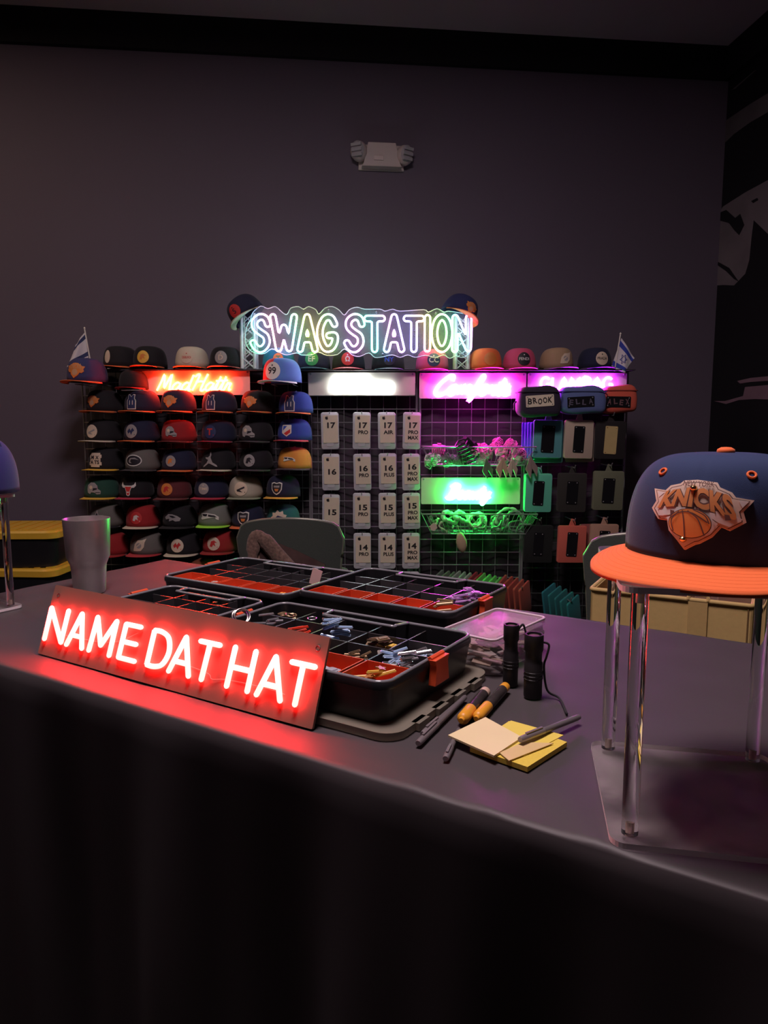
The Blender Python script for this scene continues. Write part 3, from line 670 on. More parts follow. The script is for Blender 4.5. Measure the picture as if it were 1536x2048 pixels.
stops = [(0, (.05, 1, .25)), (.06, (.15, .45, 1)), (.11, (1, .35, .45)), (.16, (.7, .4, 1)), (.20, (.1, .8, .8)), (.26, (.55, .9, .1)), (.32, (1, .55, .2)), (.37, (.25, 1, .2)), (.42, (.5, .4, 1)),
         (.48, (.9, .25, .8)), (.53, (.1, .9, .5)), (.58, (.1, .7, .9)), (.64, (.9, .3, .8)), (.69, (.4, .35, 1)), (.75, (.35, .3, 1)), (.80, (1, .5, .2)), (.85, (.5, 1, .15)), (.91, (.2, 1, .3)), (.955, (.1, .75, .9)), (1, (.8, .25, .9))]
el = cr.color_ramp.elements
el[0].position = 0; el[0].color = (*stops[0][1], 1); el[1].position = 1; el[1].color = (*stops[-1][1], 1)
for q_, c_ in stops[1:-1]:
    e_ = el.new(q_); e_.color = (*c_, 1)
ad = nt.nodes.new('ShaderNodeVectorMath'); ad.operation = 'MULTIPLY_ADD'; ad.inputs[1].default_value = (1, 1, 1); ad.inputs[2].default_value = (.02, .02, .035)
nt.links.new(cr.outputs[0], ad.inputs[0]); nt.links.new(ad.outputs[0], p.inputs['Emission Color']); p.inputs['Emission Strength'].default_value = 9.5
SWY = 3.47
xa, xb = X(508, SWY), X(930, SWY); zc = Z(665, SWY)
sw = thing('rainbow_neon_sign', 'large scalloped clear sign with double-line rainbow letters above the display', 'neon sign', ((xa+xb)/2, SWY, zc))
# letter tubes from outlined capitals
DBL = {
 'S': ([[(1.0,1.55),(.85,1.9),(.5,2.0),(.15,1.75),(.15,1.35),(.5,1.05),(.85,.8),(.9,.35),(.55,0),(.2,.1),(0,.4)]], 1.35),
 'W': ([[(0,2),(.35,.05)],[(.35,.05),(.72,1.35)],[(.72,1.35),(1.05,.05)],[(1.05,.05),(1.42,2)]], 1.78),
 'A': ([[(0,0),(.5,2)],[(.5,2),(1.0,0)],[(.2,.62),(.8,.62)]], 1.32),
 'G': ([[(1.0,1.55),(.75,1.95),(.35,1.9),(.05,1.3),(.05,.7),(.35,.08),(.75,.08),(1.0,.45),(1.0,.85),(.62,.85)]], 1.4),
 'T': ([[(0,1.9),(1.0,1.9)],[(.5,1.9),(.5,0)]], 1.3), 'I': ([[(.1,1.95),(.1,.03)]], .52),
 'O': ([[(.55,2),(.2,1.7),(.05,1),(.2,.3),(.55,0),(.9,.3),(1.05,1),(.9,1.7)]], 1.42),
 'N': ([[(.0,0),(.0,1.95)],[(.0,1.95),(.9,.05)],[(.9,.05),(.9,1.95)]], 1.15), ' ': ([], .42)}
# trace each letter: fat shape made of capsules, its outline rebuilt as a tube
def outline_letter(strk, d, sx, sz, ox):
    """grid distance field of the strokes, contoured at distance d"""
    segs = []
    for s in strk:
        P = [Vector((ox+a*sx, b*sz)) for a, b in s]
        if len(s) > 3:
            P3 = smooth_path([(q.x, q.y, 0) for q in P], 5, closed=(len(s) == 8)); P = [Vector((q.x, q.y)) for q in P3]
            if len(s) == 8: P.append(P[0])
        segs += list(zip(P, P[1:]))
    def dist(x, y):
        b = 9
        for a, c in segs:
            e = c-a; L = e.length_squared; t = max(0, min(1, ((x-a.x)*e.x+(y-a.y)*e.y)/L)) if L > 0 else 0
            b = min(b, math.hypot(x-a.x-e.x*t, y-a.y-e.y*t))
        return b-d
    xs = [p.x for s in segs for p in s]; x0, x1 = min(xs)-2*d, max(xs)+2*d; y0, y1 = -2*d, 2*sz+2*d
    h = d*.36; nx = int((x1-x0)/h)+2; ny = int((y1-y0)/h)+2
    F = [[dist(x0+i*h, y0+j*h) for j in range(ny)] for i in range(nx)]
    nxt = {}
    def cut(i, j, k, l):
        a, b = F[i][j], F[k][l]; t = a/(a-b); return (x0+(i+(k-i)*t)*h, y0+(j+(l-j)*t)*h)
    adj = {}
    for i in range(nx-1):
        for j in range(ny-1):
            E = []
            for (a, b, c, e) in ((i, j, i+1, j), (i+1, j, i+1, j+1), (i, j+1, i+1, j+1), (i, j, i, j+1)):
                if (F[a][b] < 0) != (F[c][e] < 0): E.append((a, b, c, e))
            if len(E) == 4: E = E
            for q in range(0, len(E)-1, 2):
                adj.setdefault(E[q], []).append(E[q+1]); adj.setdefault(E[q+1], []).append(E[q])
    loops = []; seen = set()
    for k in adj:
        if k in seen: continue
        lp = [k]; seen.add(k); cur = k
        while True:
            nb = [n for n in adj[cur] if n not in seen]
            if not nb: break
            cur = nb[0]; seen.add(cur); lp.append(cur)
        if len(lp) > 8: loops.append([cut(*e) for e in lp])
    return loops
txt = 'SWAG STATION'; tot = sum(DBL[c][1] for c in txt)-.25; sx = (xb-xa)/tot; ht = Z(628, SWY)-Z(703, SWY); sz = ht/2*.86; dd = .0130
x = xa-sw.location.x+.008
for ch in txt:
    g, a = DBL[ch]
    if g:
        mb = MB(); S = outline_letter(g, dd, sx, sz, x)
        for lp in S:
            n = len(lp); lp = [((lp[i-1][0]+2*lp[i][0]+lp[(i+1) % n][0])/4, (lp[i-1][1]+2*lp[i][1]+lp[(i+1) % n][1])/4) for i in range(n)]
            lp = lp[::2]
            mb.tube([(q[0], -.020, q[1]-ht/2+dd*.5) for q in lp], .0045, 7, closed=True)
        mb.build('neon_letter', mbr, sw, smooth='all')
    x += a*sx
# scalloped acrylic backing
def scallop():
    top = [(505, 640), (510, 625), (526, 612), (540, 617), (555, 613), (570, 626), (578, 628), (585, 616), (600, 613), (610, 618), (620, 613), (634, 619), (640, 628), (652, 616), (667, 613), (680, 620), (690, 630), (700, 619), (715, 614), (730, 618), (760, 618), (770, 622), (785, 618), (800, 622), (846, 619), (855, 624), (872, 617), (886, 624), (895, 622), (928, 628), (941, 640),
           (940, 700), (925, 715), (910, 712), (898, 717), (886, 710), (870, 715), (850, 711), (830, 715), (815, 710), (800, 715), (785, 710), (765, 714), (750, 715), (738, 706), (720, 713), (705, 710), (690, 698), (676, 709), (655, 711), (638, 704), (625, 710), (605, 710), (595, 706), (575, 710), (560, 704), (546, 698), (532, 707), (515, 707), (501, 698), (494, 680), (497, 655)]
    return [(X(u, SWY)-sw.location.x, Z(v, SWY)-sw.location.z) for u, v in top]
po = [(q.x, q.y) for q in smooth_path([(a, b, 0) for a, b in scallop()], 3, closed=True)]
mb = MB(); mb.prism(po, -.004, 0, M=XZ); mb.build('backing_sheet', haze_sheet('hazy_acrylic', (.75, .78, .8), .05, 0, .8), sw)
mb = MB(); mb.tube([(a, .002, b) for a, b in po], .0022, 6, closed=True); mb.build('white_glow_edge', mat('edge_glow_white', (.85, .88, .92), .3, noise=.03), sw, smooth='all')  # edge-lit glow put into the rim as white diffuse colour
for u, v in ((659, 620), (753, 624), (870, 626), (921, 708), (713, 706), (765, 708)):
    mb = MB(); mb.M = Matrix.Translation((X(u, SWY)-sw.location.x, -.001, Z(v, SWY)-sw.location.z)) @ Matrix.Rotation(PI/2, 4, 'X'); mb.lathe([(0, .004), (.004, .003), (.005, 0), (.004, -.03), (0, -.03)], 10); mb.build('standoff', CHROME, sw, smooth=True)
# ================================================================ FLAGS
F_W = cloth((.62, .58, .62)); F_B = cloth((.03, .05, .35)); F_BD = cloth((.03, .04, .12))
def flag(base, tip, corners, label, blue, star):
    """corners: 4 points (hoist bottom, hoist top, fly top, fly bottom)"""
    b = Vector(base); t = thing('small_flag', label, 'flag', b, 0, 'little blue and white flags at the ends of the display')
    mb = MB(); mb.tube([(0, 0, 0), Vector(tip)-b], .0032, 8); mb.build('stick', plast((.7, .66, .6)), t, smooth=True)
    mb = MB(); mb.lathe([(0, .008), (.004, .004), (.005, 0), (0, -.004)], 10, Vector(tip)-b); mb.build('finial', plast((.8, .75, .65)), t, smooth=True)
    mb = MB(); n = 24; m = 24; q = [Vector(c)-b for c in corners]; vs = []
    for i in range(n+1):
        for j in range(m+1):
            u, v = i/n, j/m; p_ = q[0].lerp(q[3], u).lerp(q[1].lerp(q[2], u), v); p_.y += .010*math.sin(u*6+v*3)*u; vs.append(p_)
    fs = []; ms = []
    for i in range(n):
        for j in range(m):
            fs.append((i*(m+1)+j, (i+1)*(m+1)+j, (i+1)*(m+1)+j+1, i*(m+1)+j+1)); v = (j+.5)/m; ms.append(1 if .1 < v < .24 or .76 < v < .9 else 0)
    b0 = len(mb.f); mb.add(vs, fs); mb.m = ms
    o = mb.build('flag_cloth', [F_W, blue], t, smooth='all'); md = o.modifiers.new('s', 'SOLIDIFY'); md.thickness = .001
    if star:
        mb = MB()
        def pt(u, v):
            p_ = q[0].lerp(q[3], u).lerp(q[1].lerp(q[2], u), v); p_.y += .010*math.sin(u*6+v*3)*u-.0025; return p_
        for s0 in (0, PI):
            tri = [pt(.5+.19*math.sin(s0+2*PI*k/3), .5+.19*math.cos(s0+2*PI*k/3)) for k in range(3)]; mb.tube(tri, .0022, 5, closed=True)
        mb.build('star_emblem', blue, t)
    return t
FY = 3.50
flag(at(1229, 742, FY), at(1241, 668, FY), [at(1222, 736, FY), at(1243, 676, FY), at(1270, 716, FY), at(1250, 746, FY-.02)], 'small blue and white flag with a star at the right end of the display', F_B, True)
flag(at(183, 735, FY), at(169, 657, FY), [at(177, 716, FY), at(170, 664, FY), at(150, 690, FY-.02), at(134, 735, FY-.03)], 'drooping striped flag at the left end of the display', F_BD, False)

# ================================================================ EMERGENCY LIGHT on the back wall
def onback(u, v, off=0):
    d = ray(u, v); o = Vector((0, 0, CAMZ)); p = CORNER+WN*off; t = (p-o).dot(WN)/d.dot(WN); return o+d*t
c = onback(762, 315); em = thing('emergency_light', 'white twin-head emergency light mounted on the dark wall', 'emergency light', c, WA)
PW = mat('aged_white_plastic', (.52, .44, .42), .45, noise=.05)
mb = MB(); mb.prism([(-.12, -.07), (.12, -.07), (.115, .058), (-.115, .058)], 0, .012, M=XZ); mb.prism([(-.105, -.062), (.105, -.062), (.095, -.045), (.072, .056), (-.072, .056), (-.095, -.045)], 0, .055, M=XZ)
mb.build('housing', PW, em, bevel=.003)
mb = MB(); mb.box((-.017, -.056, -.022), (.05, .008, .022)); mb.build('test_panel', mat('aged_white_plastic_2', (.60, .50, .47), .4, noise=.05), em, bevel=.002)
LENS = mat('clear_lens', (.75, .74, .78), .12, trans=.55, ior=1.45, noise=.05)
for sx, tl in ((-1, .25), (1, -.12)):
    mb = MB(); mb.M = Matrix.Translation((sx*.118, -.04, .012 if sx < 0 else .0)) @ Matrix.Rotation(sx*.5, 4, 'Z') @ Matrix.Rotation(PI/2+.2, 4, 'X')
    mb.lathe([(0, .034), (.03, .032), (.040, .022), (.044, 0), (.040, -.025), (.02, -.036), (0, -.036)], 20, sy=1.15); mb.build('lamp_head', PW, em, smooth=True)
    mb = MB(); mb.M = Matrix.Translation((sx*.128, -.066, .012 if sx < 0 else 0)) @ Matrix.Rotation(sx*.5, 4, 'Z') @ Matrix.Rotation(PI/2+.2, 4, 'X')
    for zz in (-.024, 0, .024): mb.box((0, -zz, .012), (.055, .014, .012))
    mb.lathe([(0, .012), (.03, .010), (.037, 0), (0, -.001)], 20, sy=1.15); mb.build('lens', LENS, em, smooth=True)

# ================================================================ PHONE CASES
cases = []
def case_base():
    me = {}
    W, H, T_ = .086, .178, .011
    mb = MB(); out = []
    k = 8; P = []
    for z_, s_ in ((0, .97), (-.003, 1), (-T_+.002, 1), (-T_, .97)):
        P.append([(x*s_, z_, y*s_) for x, y in rrect(W, H, .012, k)])
    n = len(P[0]); vs = sum(P, []); fs = [(i*n+j, i*n+(j+1) % n, (i+1)*n+(j+1) % n, (i+1)*n+j) for i in range(3) for j in range(n)]
    fs += [tuple(range(n)), tuple(range(3*n, 4*n))[::-1]]; mb.add(vs, fs)
    # camera island ring
    mb.prism(rrect(.034, .034, .008, 4), T_, T_+.002, M=Matrix.Translation((-.0, 0, -.058)) @ XZ)
    me['shell'] = mb.mesh('case_shell', FROST, smooth=True)
    mb = MB()
    a = [(0, .7), (.25, .95), (.6, .9), (.85, .6), (.7, .35), (.72, -.05), (.95, -.35), (.7, -.85), (.4, -1), (.1, -.9), (-.2, -1), (-.5, -.9), (-.85, -.35), (-.95, .2), (-.75, .75), (-.4, .95)]
    mb.prism(sc(a, .0078), 0, .0005, M=XZ); mb.prism(sc([(0, 1.05), (.15, 1.4), (.45, 1.6), (.4, 1.25)], .0078), 0, .0005, M=XZ)
    me['logo'] = mb.mesh('fruit_mark', INK)
    mb = MB(); mb.prism(rrect(.072, .132, .003, 3), 0, .0012, M=XZ); me['tag'] = mb.mesh('card_tag', CREAM)
    mb = MB(); mb.tube([(0, .062, .082), (0, -.016, .082), (0, -.022, .092)], .002, 6); mb.box((0, .058, .082), (.03, .004, .012)); me['hook'] = mb.mesh('hook', CHROME)
    return me
CB = case_base()
CY = 3.535
def phone_case(u, v0, words, label, tilt=0):
    """u centre of tag, v0 top of the tag"""
    zt = Z(v0, CY); t = thing('phone_case', label, 'phone case', (X(u, CY), CY, zt-.078), 0, 'clear phone cases with printed card tags', (0, R(tilt), 0))
    link('case_shell', CB['shell'], t)
    link('hook', CB['hook'], t, (0, 0, 0))
    g = link('card_tag', CB['tag'], t, (.0035, -.0135, .008))
    link('fruit_mark', CB['logo'], g, (-.018, -.0014, .053))
    if words:
        mb = MB(); M = XZ
        z = .010 if len(words) > 1 else -.006
        if len(words) == 3 or v0 < 835: z = .018
        for i, wd in enumerate(words):
            sz_ = .0285 if i == 0 else .0185
            add_text(mb, wd, sz_, Matrix.Translation((.004, -.0016, z)) @ XZ, width=(.040 if i == 0 else {'PRO': .048, 'AIR': .048, 'MAX': .050, 'PLUS': .050}[wd]), offset=.035)
            z -= .033 if i == 0 else .026
        o = mb.build('printed_text', INK, g)
    return t
cols = {'A': 661, 'B': 723.5, 'C': 774.5, 'D': 823}
for col, v0, wd, lb in [
 ('A', 829, ['17'], 'clear phone case with cream tag reading 17 alone'), ('B', 829, ['17', 'PRO'], 'clear phone case with cream tag reading 17 PRO'),
 ('C', 829, ['17', 'AIR'], 'clear phone case with cream tag reading 17 AIR'), ('D', 829, ['17', 'PRO', 'MAX'], 'clear phone case with cream tag reading 17 PRO MAX'),
 ('A', 912, ['16'], 'clear phone case with cream tag reading 16 alone'), ('B', 912, ['16', 'PRO'], 'clear phone case with cream tag reading 16 PRO'),
 ('C', 911, ['16', 'PLUS'], 'clear phone case with cream tag reading 16 PLUS'), ('D', 912, ['16', 'PRO', 'MAX'], 'clear phone case with cream tag reading 16 PRO MAX'),
 ('A', 993, ['15'], 'clear phone case with cream tag reading 15 alone'), ('B', 990, ['15', 'PRO'], 'clear phone case with cream tag reading 15 PRO'),
 ('C', 990, ['15', 'PLUS'], 'clear phone case with cream tag reading 15 PLUS'), ('D', 990, ['15', 'PRO', 'MAX'], 'clear phone case with cream tag reading 15 PRO MAX'),
 ('A', 1070, ['14'], 'clear phone case mostly hidden behind the grey chair back'), ('B', 1070, ['14', 'PRO'], 'clear phone case with cream tag reading 14 PRO'),
 ('C', 1070, ['14', 'PLUS'], 'clear phone case with cream tag reading 14 PLUS'), ('D', 1070, ['14', 'PRO', 'MAX'], 'clear phone case with cream tag reading 14 PRO MAX'),
 ('C', 1148, ['13', 'PRO'], 'clear phone case with only its tag top showing above the organizers'), ('D', 1147, ['13'], 'clear phone case with cream tag reading 13')]:
    phone_case(cols[col]+random.uniform(-1, 1), v0, wd, lb, random.uniform(-1.2, 1.2))

# ================================================================ WIRE BASKETS AND THEIR CONTENTS
def basket(u0, u1, v0, v1, label, depth=.16):
    xa, xb, zt, zb = X(u0, 3.5), X(u1, 3.5), Z(v0, 3.44), Z(v1, 3.44); w = xb-xa; h = zt-zb
    t = thing('wire_basket', label, 'basket', ((xa+xb)/2, GY0-.012, zb), 0, 'wire baskets on the grid'); mb = MB(); y1 = -depth
    def ring(k, z): return [(-w/2*k, 0, z), (-w/2*k, y1*k, z), (w/2*k, y1*k, z), (w/2*k, 0, z)]
    mb.tube(ring(1, h), .003, 6, closed=True); mb.tube(ring(.82, 0), .0025, 6, closed=True); mb.build('rim', CHROME, t)
    mb = MB(); n = int(w/.022)
    for i in range(n+1):
        a = -1+2*i/n; mb.tube([(a*w/2, y1, h), (a*w/2*.82, y1*.82, 0), (a*w/2*.82, 0, 0)], .0011, 4); 
    for i in range(7):
        y = y1*i/6
        for s in (-1, 1): mb.tube([(s*w/2, y, h), (s*w/2*.82, y*.82, 0)], .0011, 4)
        mb.tube([(-w/2*.82, y*.82, 0), (w/2*.82, y*.82, 0)], .0011, 4)
    mb.build('basket_wires', CHROME, t)
    return t, w, h, zb
b1, bw1, bh1, bz1 = basket(845, 1068, 894, 931, 'upper wire basket heaped with pink hair clips')
b2, bw2, bh2, bz2 = basket(843, 1074, 1028, 1069, 'lower wire basket full of hair bands under the green sign')
def claw_mesh(name, m):
    mb = MB()
    for s in (-1, 1):
        mb.tube(smooth_path([(-.028, s*.004, .016), (-.012, s*.010, .018), (.012, s*.010, .018), (.028, s*.004, .016)], 3), .005, 6)
        for i in range(6):
            x = -.024+i*.0096; mb.tube([(x, s*.008, .014), (x, s*.018, .002), (x, s*.006, -.014), (x, -s*.002, -.018)], .0022, 5)
    mb.box((0, 0, .022), (.016, .018, .014)); mb.tube([(-.012, 0, .018), (.012, 0, .018)], .006, 6)
    return mb.mesh(name, m)
PINKC = mat('pink_clip_plastic', (.80, .17, .48), .35, noise=.1); CLEARC = mat('smoky_green_clip', (.18, .26, .20), .3, noise=.1, trans=.2)
CLW = {k: claw_mesh('hair_clip', m) for k, m in (('pink', PINKC), ('black', BLACKP), ('green', CLEARC), ('white', mat('milky_clip', (.6, .6, .58), .35, noise=.1)))}
def drop(me, name, loc, rot, label, cat, group, scale=1):
    o = link(name, me, None, loc, rot); o.scale = (scale,)*3; tag(o, label, cat, group); return o
rnd = random.uniform
for i in range(48):
    u = rnd(950, 1056); vtop = 885 if 980 < u < 1030 else 897
    p = at(u, rnd(vtop, 922), rnd(3.46, 3.56))
    drop(CLW['pink'], 'hair_clip', p, (rnd(-1, 1), rnd(-1, 1), rnd(-3, 3)), 'pink hair clip in the heap in the upper basket', 'hair clip', 'pink hair clips heaped in the upper basket', rnd(.8, 1.05))
drop(CLW['pink'], 'hair_clip', at(877, 900, 3.47), (.2, .1, .1), 'pink hair clip lying alone at the left end of the upper basket', 'hair clip', None, 1.1)
for i in range(6): drop(CLW['green'], 'hair_clip', at(rnd(888, 928), rnd(912, 926), rnd(3.46, 3.55)), (rnd(-1, 1), rnd(-1, 1), rnd(-3, 3)), 'smoky green hair clip in the middle of the upper basket', 'hair clip', 'smoky green hair clips')
for i in range(5): drop(CLW['white'], 'hair_clip', at(rnd(853, 884), rnd(914, 926), rnd(3.46, 3.55)), (rnd(-1, 1), rnd(-1, 1), rnd(-3, 3)), 'milky white hair clip at the left of the upper basket', 'hair clip', 'milky white hair clips')
drop(CLW['black'], 'hair_clip', at(932, 903, 3.46), (.3, .9, .6), 'large black claw hair clip in the upper basket', 'hair clip', None, 2.1)
# hanging folded ribbons on the upper basket front
def ribbon_mesh(m):
    mb = MB(); a = [(0, .0, .045), (-.028, 0, 0), (-.010, 0, -.05), (0, -.004, -.02), (.004, 0, .045)]
    vs = [(0, 0, .045), (-.026, -.004, -.012), (-.006, -.012, -.052), (.004, -.004, -.01), (.022, -.006, -.048), (.030, 0, -.01)]
    b = [(x, y+.004, z) for x, y, z in vs]; mb.add(vs+b, [(0, 1, 2, 3), (0, 3, 4, 5), (9, 8, 7, 6), (11, 10, 9, 6), (0, 6, 7, 1), (1, 7, 8, 2), (2, 8, 9, 3), (3, 9, 10, 4), (4, 10, 11, 5), (5, 11, 6, 0)])
    return mb.mesh('hair_ribbon', m)
for i, (u, v, col, lb, s_) in enumerate([(974, 936, (.10, .16, .09), 'dark green folded ribbon hanging from the upper basket, leftmost of four', 1), (1004, 934, (.42, .30, .20), 'tan folded ribbon hanging from the upper basket, second of four', 1.1),
                         (1024, 934, (.45, .38, .28), 'beige folded ribbon hanging from the upper basket, third of four', 1), (1062, 932, (.22, .17, .15), 'brown folded ribbon hanging at the right end of the upper basket', 1.1)]):
    drop(ribbon_mesh(cloth(col)), 'hair_ribbon', at(u, v, 3.425), (0, rnd(-.1, .1), rnd(-.4, .4)), lb, 'ribbon', 'folded ribbons hanging from the basket', s_)
# lower basket: hair bands, scrunchies
def band_mesh(R0, r, m, twist=0, name='hair_band'):
    mb = MB(); n = 28; P = []
    for i in range(n): a = 2*PI*i/n; P.append((R0*math.cos(a), R0*math.sin(a)*.8, .006*math.sin(3*a+twist)))
    rr = [r*(1+.25*math.sin(i*2.1)) for i in range(n)]
    mb.tube(P, rr, 7, closed=True); return mb.mesh(name, m, smooth='all')
GB = [cloth((.30, .42, .30)), cloth((.14, .22, .16)), cloth((.50, .46, .36)), cloth((.06, .05, .05))]
for i in range(15):
    u = rnd(868, 1052); g_ = i % 3
    drop(band_mesh(.035, .0045, GB[g_], i), 'hair_band', at(u, rnd(1036, 1058), rnd(3.46, 3.55)), (rnd(.3, 1.4), rnd(-.8, .8), rnd(-3, 3)), 'thin hair band tangled in the lower basket', 'hair band', 'thin hair bands in the lower basket')
for i, (u, v, g_) in enumerate(((900, 1035, 0), (925, 1034, 0), (950, 1040, 0), (875, 1042, 3), (1000, 1048, 1))):
    drop(band_mesh(.036, .011, GB[g_], i), 'scrunchie', at(u, v, 3.5), (rnd(.6, 1.2), rnd(-.6, .6), 0), ['pale scrunchie near the left of the lower basket', 'pale scrunchie in the middle left of the lower basket', 'pale scrunchie in the centre of the lower basket', 'black scrunchie at the left end of the lower basket', 'dark green scrunchie right of the lower basket centre'][i], 'scrunchie', 'scrunchies in the lower basket')
for i, (u, v, R0) in enumerate(((1018, 1030, .062), (1028, 1034, .055))):
    mb = MB(); P = [(R0*math.cos(R(a)), 0, R0*math.sin(R(a))*1.0) for a in range(-20, 201, 12)]; mb.tube(P, [.007+.003*math.sin(k*1.9) for k in range(len(P))], 7)
    o = mb.build('headband', GB[0] if i == 0 else GB[1], smooth='all', loc=at(u, v+12, 3.50-.03*i), rot=(0, 0, R(15*i))); tag(o, ['arched pale headband standing at the right of the lower basket', 'arched dark headband in front of the pale headband'][i], 'headband')
mb = MB(); mb.prism(sc([(-.8, .3), (-.1, 1), (.6, .8), (.9, -.2), (.1, -1), (-.7, -.6)], .02), 0, .002, M=XZ)
o = mb.build('paper_tag', plast((.55, .45, .36)), loc=at(867, 1054, 3.425)); tag(o, 'small folded paper tag at the left end of the lower basket', 'tag')
mb = MB(); mb.lathe([(0, -.05), (.016, -.044), (.027, -.02), (.029, .005), (.024, .03), (.012, .046), (.004, .05)], 14, sx=.85, sy=.6)
mb.v = [(x*(1+.08*math.sin(9*z*20)), y, z) for x, y, z in mb.v]; mb.tube([(-.002, 0, .048), (-.004, 0, .085)], .0015, 5)
o = mb.build('sponge_pouch', cloth((.42, .32, .20)), smooth='all', loc=at(923, 1085, 3.425), rot=(0, R(-10), 0)); tag(o, 'small crumpled tan pouch dangling below the lower basket', 'pouch')

# ================================================================ TOILETRY BAGS AND ZIP POUCHES
def rivets(parent, w, h, y, m=CHROME, r=.0032):
    for sx in (-1, 1):
        for sz_ in (-1, 1):
            mb = MB(); mb.M = Matrix.Translation((sx*w, y, sz_*h)) @ Matrix.Rotation(PI/2, 4, 'X'); mb.lathe([(0, .003), (r*.7, .0022), (r, 0)], 8); mb.build('rivet', m, parent, smooth='all')
def fat_box(w, d, h, p=3.5, seg=28, ring=12):
    """soft super-ellipsoid pillow box"""
    mb = MB(); vs = []; fs = []
    def s_(a, e): return math.copysign(abs(a)**e, a)
    e = 2/p
    for i in range(ring+1):
        ph = -PI/2+PI*i/ring
        for k in range(seg):
            a = 2*PI*k/seg; vs.append((w/2*s_(math.cos(ph), e)*s_(math.cos(a), e), d/2*s_(math.cos(ph), e)*s_(math.sin(a), e), h/2*s_(math.sin(ph), e)))
    for i in range(ring):
        for k in range(seg): fs.append((i*seg+k, i*seg+(k+1) % seg, (i+1)*seg+(k+1) % seg, (i+1)*seg+k))
    mb.add(vs, fs); return mb
def toiletry(u0, u1, v0, v1, Y, col, plate, ink, word, puv, tilt, label):
    xa, xb, z0, z1 = X(u0, Y), X(u1, Y), Z(v1, Y), Z(v0, Y); w, h = xb-xa, z1-z0
    t = thing('toiletry_bag', label, 'toiletry bag', ((xa+xb)/2, Y+.03, (z0+z1)/2), 0, 'boxy toiletry bags under the violet sign')
    m = cloth(col); mb = fat_box(w, .12, h, 5)
    mb.v = [(x*(1-.10*max(0, z/h*2)), y, z+.004*math.sin(x*40)) for x, y, z in mb.v]; mb.build('bag_body', m, t, smooth='all')
    mb = MB(); P = [(x*1.0, y, h*.30) for x, y in rrect(w*.99, .122, .03, 5)]; mb.tube(P, .0025, 5, closed=True); mb.build('zipper', cloth(tuple(c*.5 for c in col)), t)
    mb = MB(); mb.tube(smooth_path([(-w/2, 0, .0), (-w/2-.012, -.015, -.01), (-w/2-.012, -.02, -.04)], 4), .004, 6); mb.build('side_tab', m, t, smooth='all')
    pl = MB(); cx = X(puv[0], Y)-(xa+xb)/2; cz = Z(puv[1], Y)-(z0+z1)/2
    pl.prism(rrect(puv[2], puv[3], .004, 3), 0, .003, M=XZ); pp = pl.build('name_plate', plate, t, loc=(cx, -.059, cz), rot=(0, R(-tilt), 0))
    rivets(pp, puv[2]/2-.008, puv[3]/2-.007, -.003)
    mb = MB(); x_ = -puv[2]*.36
    for k, ch in enumerate(word):
        add_text(mb, ch, puv[3]*.52, Matrix.Translation((x_+puv[2]*.72*k/(len(word)-1), -.0036, .003*math.sin(k*2.2))) @ Matrix.Rotation(.15*math.sin(k*3+1), 4, 'Y') @ XZ, width=puv[2]*.15, offset=.03)
    mb.build('name_lettering', ink, pp)
    return t
BLKPL = mat('black_plate', (.010, .010, .012), .25, noise=.1)
toiletry(1034, 1121, 772, 834, 3.37, (.022, .016, .035), CREAM, INK, 'BROOK', (1076, 802, .128, .052), 4, 'black boxy toiletry bag with cream plate reading BROOK')
toiletry(1118, 1211, 772, 828, 3.42, (.10, .14, .32), BLKPL, plast((.10, .09, .13)), 'ELLA', (1157, 804, .125, .048), 3, 'slate blue boxy toiletry bag with black name plate')
toiletry(1204, 1272, 770, 826, 3.46, (.62, .10, .06), BLKPL, plast((.16, .08, .09)), 'ALEX', (1231, 804, .115, .05), -1, 'coral red fuzzy toiletry bag with black name plate')
def pouch(u0, u1, v0, v1, Y, col, plate, label, puv=None, back=(), ang=0, cov=True, rv=CHROME):
    xa, xb, z0, z1 = X(u0, Y), X(u1, Y), Z(v1, Y), Z(v0, Y); w, h = xb-xa, z1-z0; m = cloth(col)
    t = thing('zip_pouch', label, 'pouch', ((xa+xb)/2, Y, (z0+z1)/2), 0, 'flat pouches with riveted plates', (0, R(ang), R(4)))
    mb = MB(); mb.prism(rrect(w, h, .010, 4), -.009, .009, M=XZ); mb.build('pouch_body', m, t, bevel=.003, smooth=True)
    mb = MB(); mb.prism([(-.018, h/2-.004), (.018, h/2-.004), (.011, h/2+.03), (-.006, h/2+.034)], -.004, .004, M=XZ); mb.build('hanging_loop', m, t, bevel=.0015)
    mb = MB(); mb.tube([(0, .11, h/2+.028), (0, -.03, h/2+.026), (0, -.04, h/2+.04)], .0025, 6); mb.build('hook', CHROME, t)
    pw, ph = (.06, .12) if puv is None else puv
    pl = MB(); pl.prism(rrect(pw, ph, .005, 3), .009, .012, M=XZ); pp = pl.build('name_plate', plate, t, loc=(0, 0, 0), rot=(0, R(2), 0)); rivets(pp, pw/2-.008, ph/2-.007, -.012, rv)
    return t
PY = 3.47
TEAL = (.10, .34, .36); 
pouch(1066, 1125, 840, 916, PY, TEAL, BLKPL, 'teal flat pouch with black plate, upper row', (.062, .128), ang=1)
pouch(1128, 1187, 840, 917, PY, (.50, .40, .31), BLKPL, 'cream flat pouch with black plate, upper row', (.052, .125), ang=1)
pouch(1190, 1252, 842, 918, PY+.01, (.014, .011, .012), mat('gold_plate', (.52, .40, .18), .35, noise=.1), 'black flat pouch with a gold plate', (.060, .132), ang=1, rv=GOLD)
pouch(1052, 1107, 948, 1024, PY, (.12, .55, .36), BLKPL, 'mint green flat pouch beside the green sign', (.052, .118), ang=1)
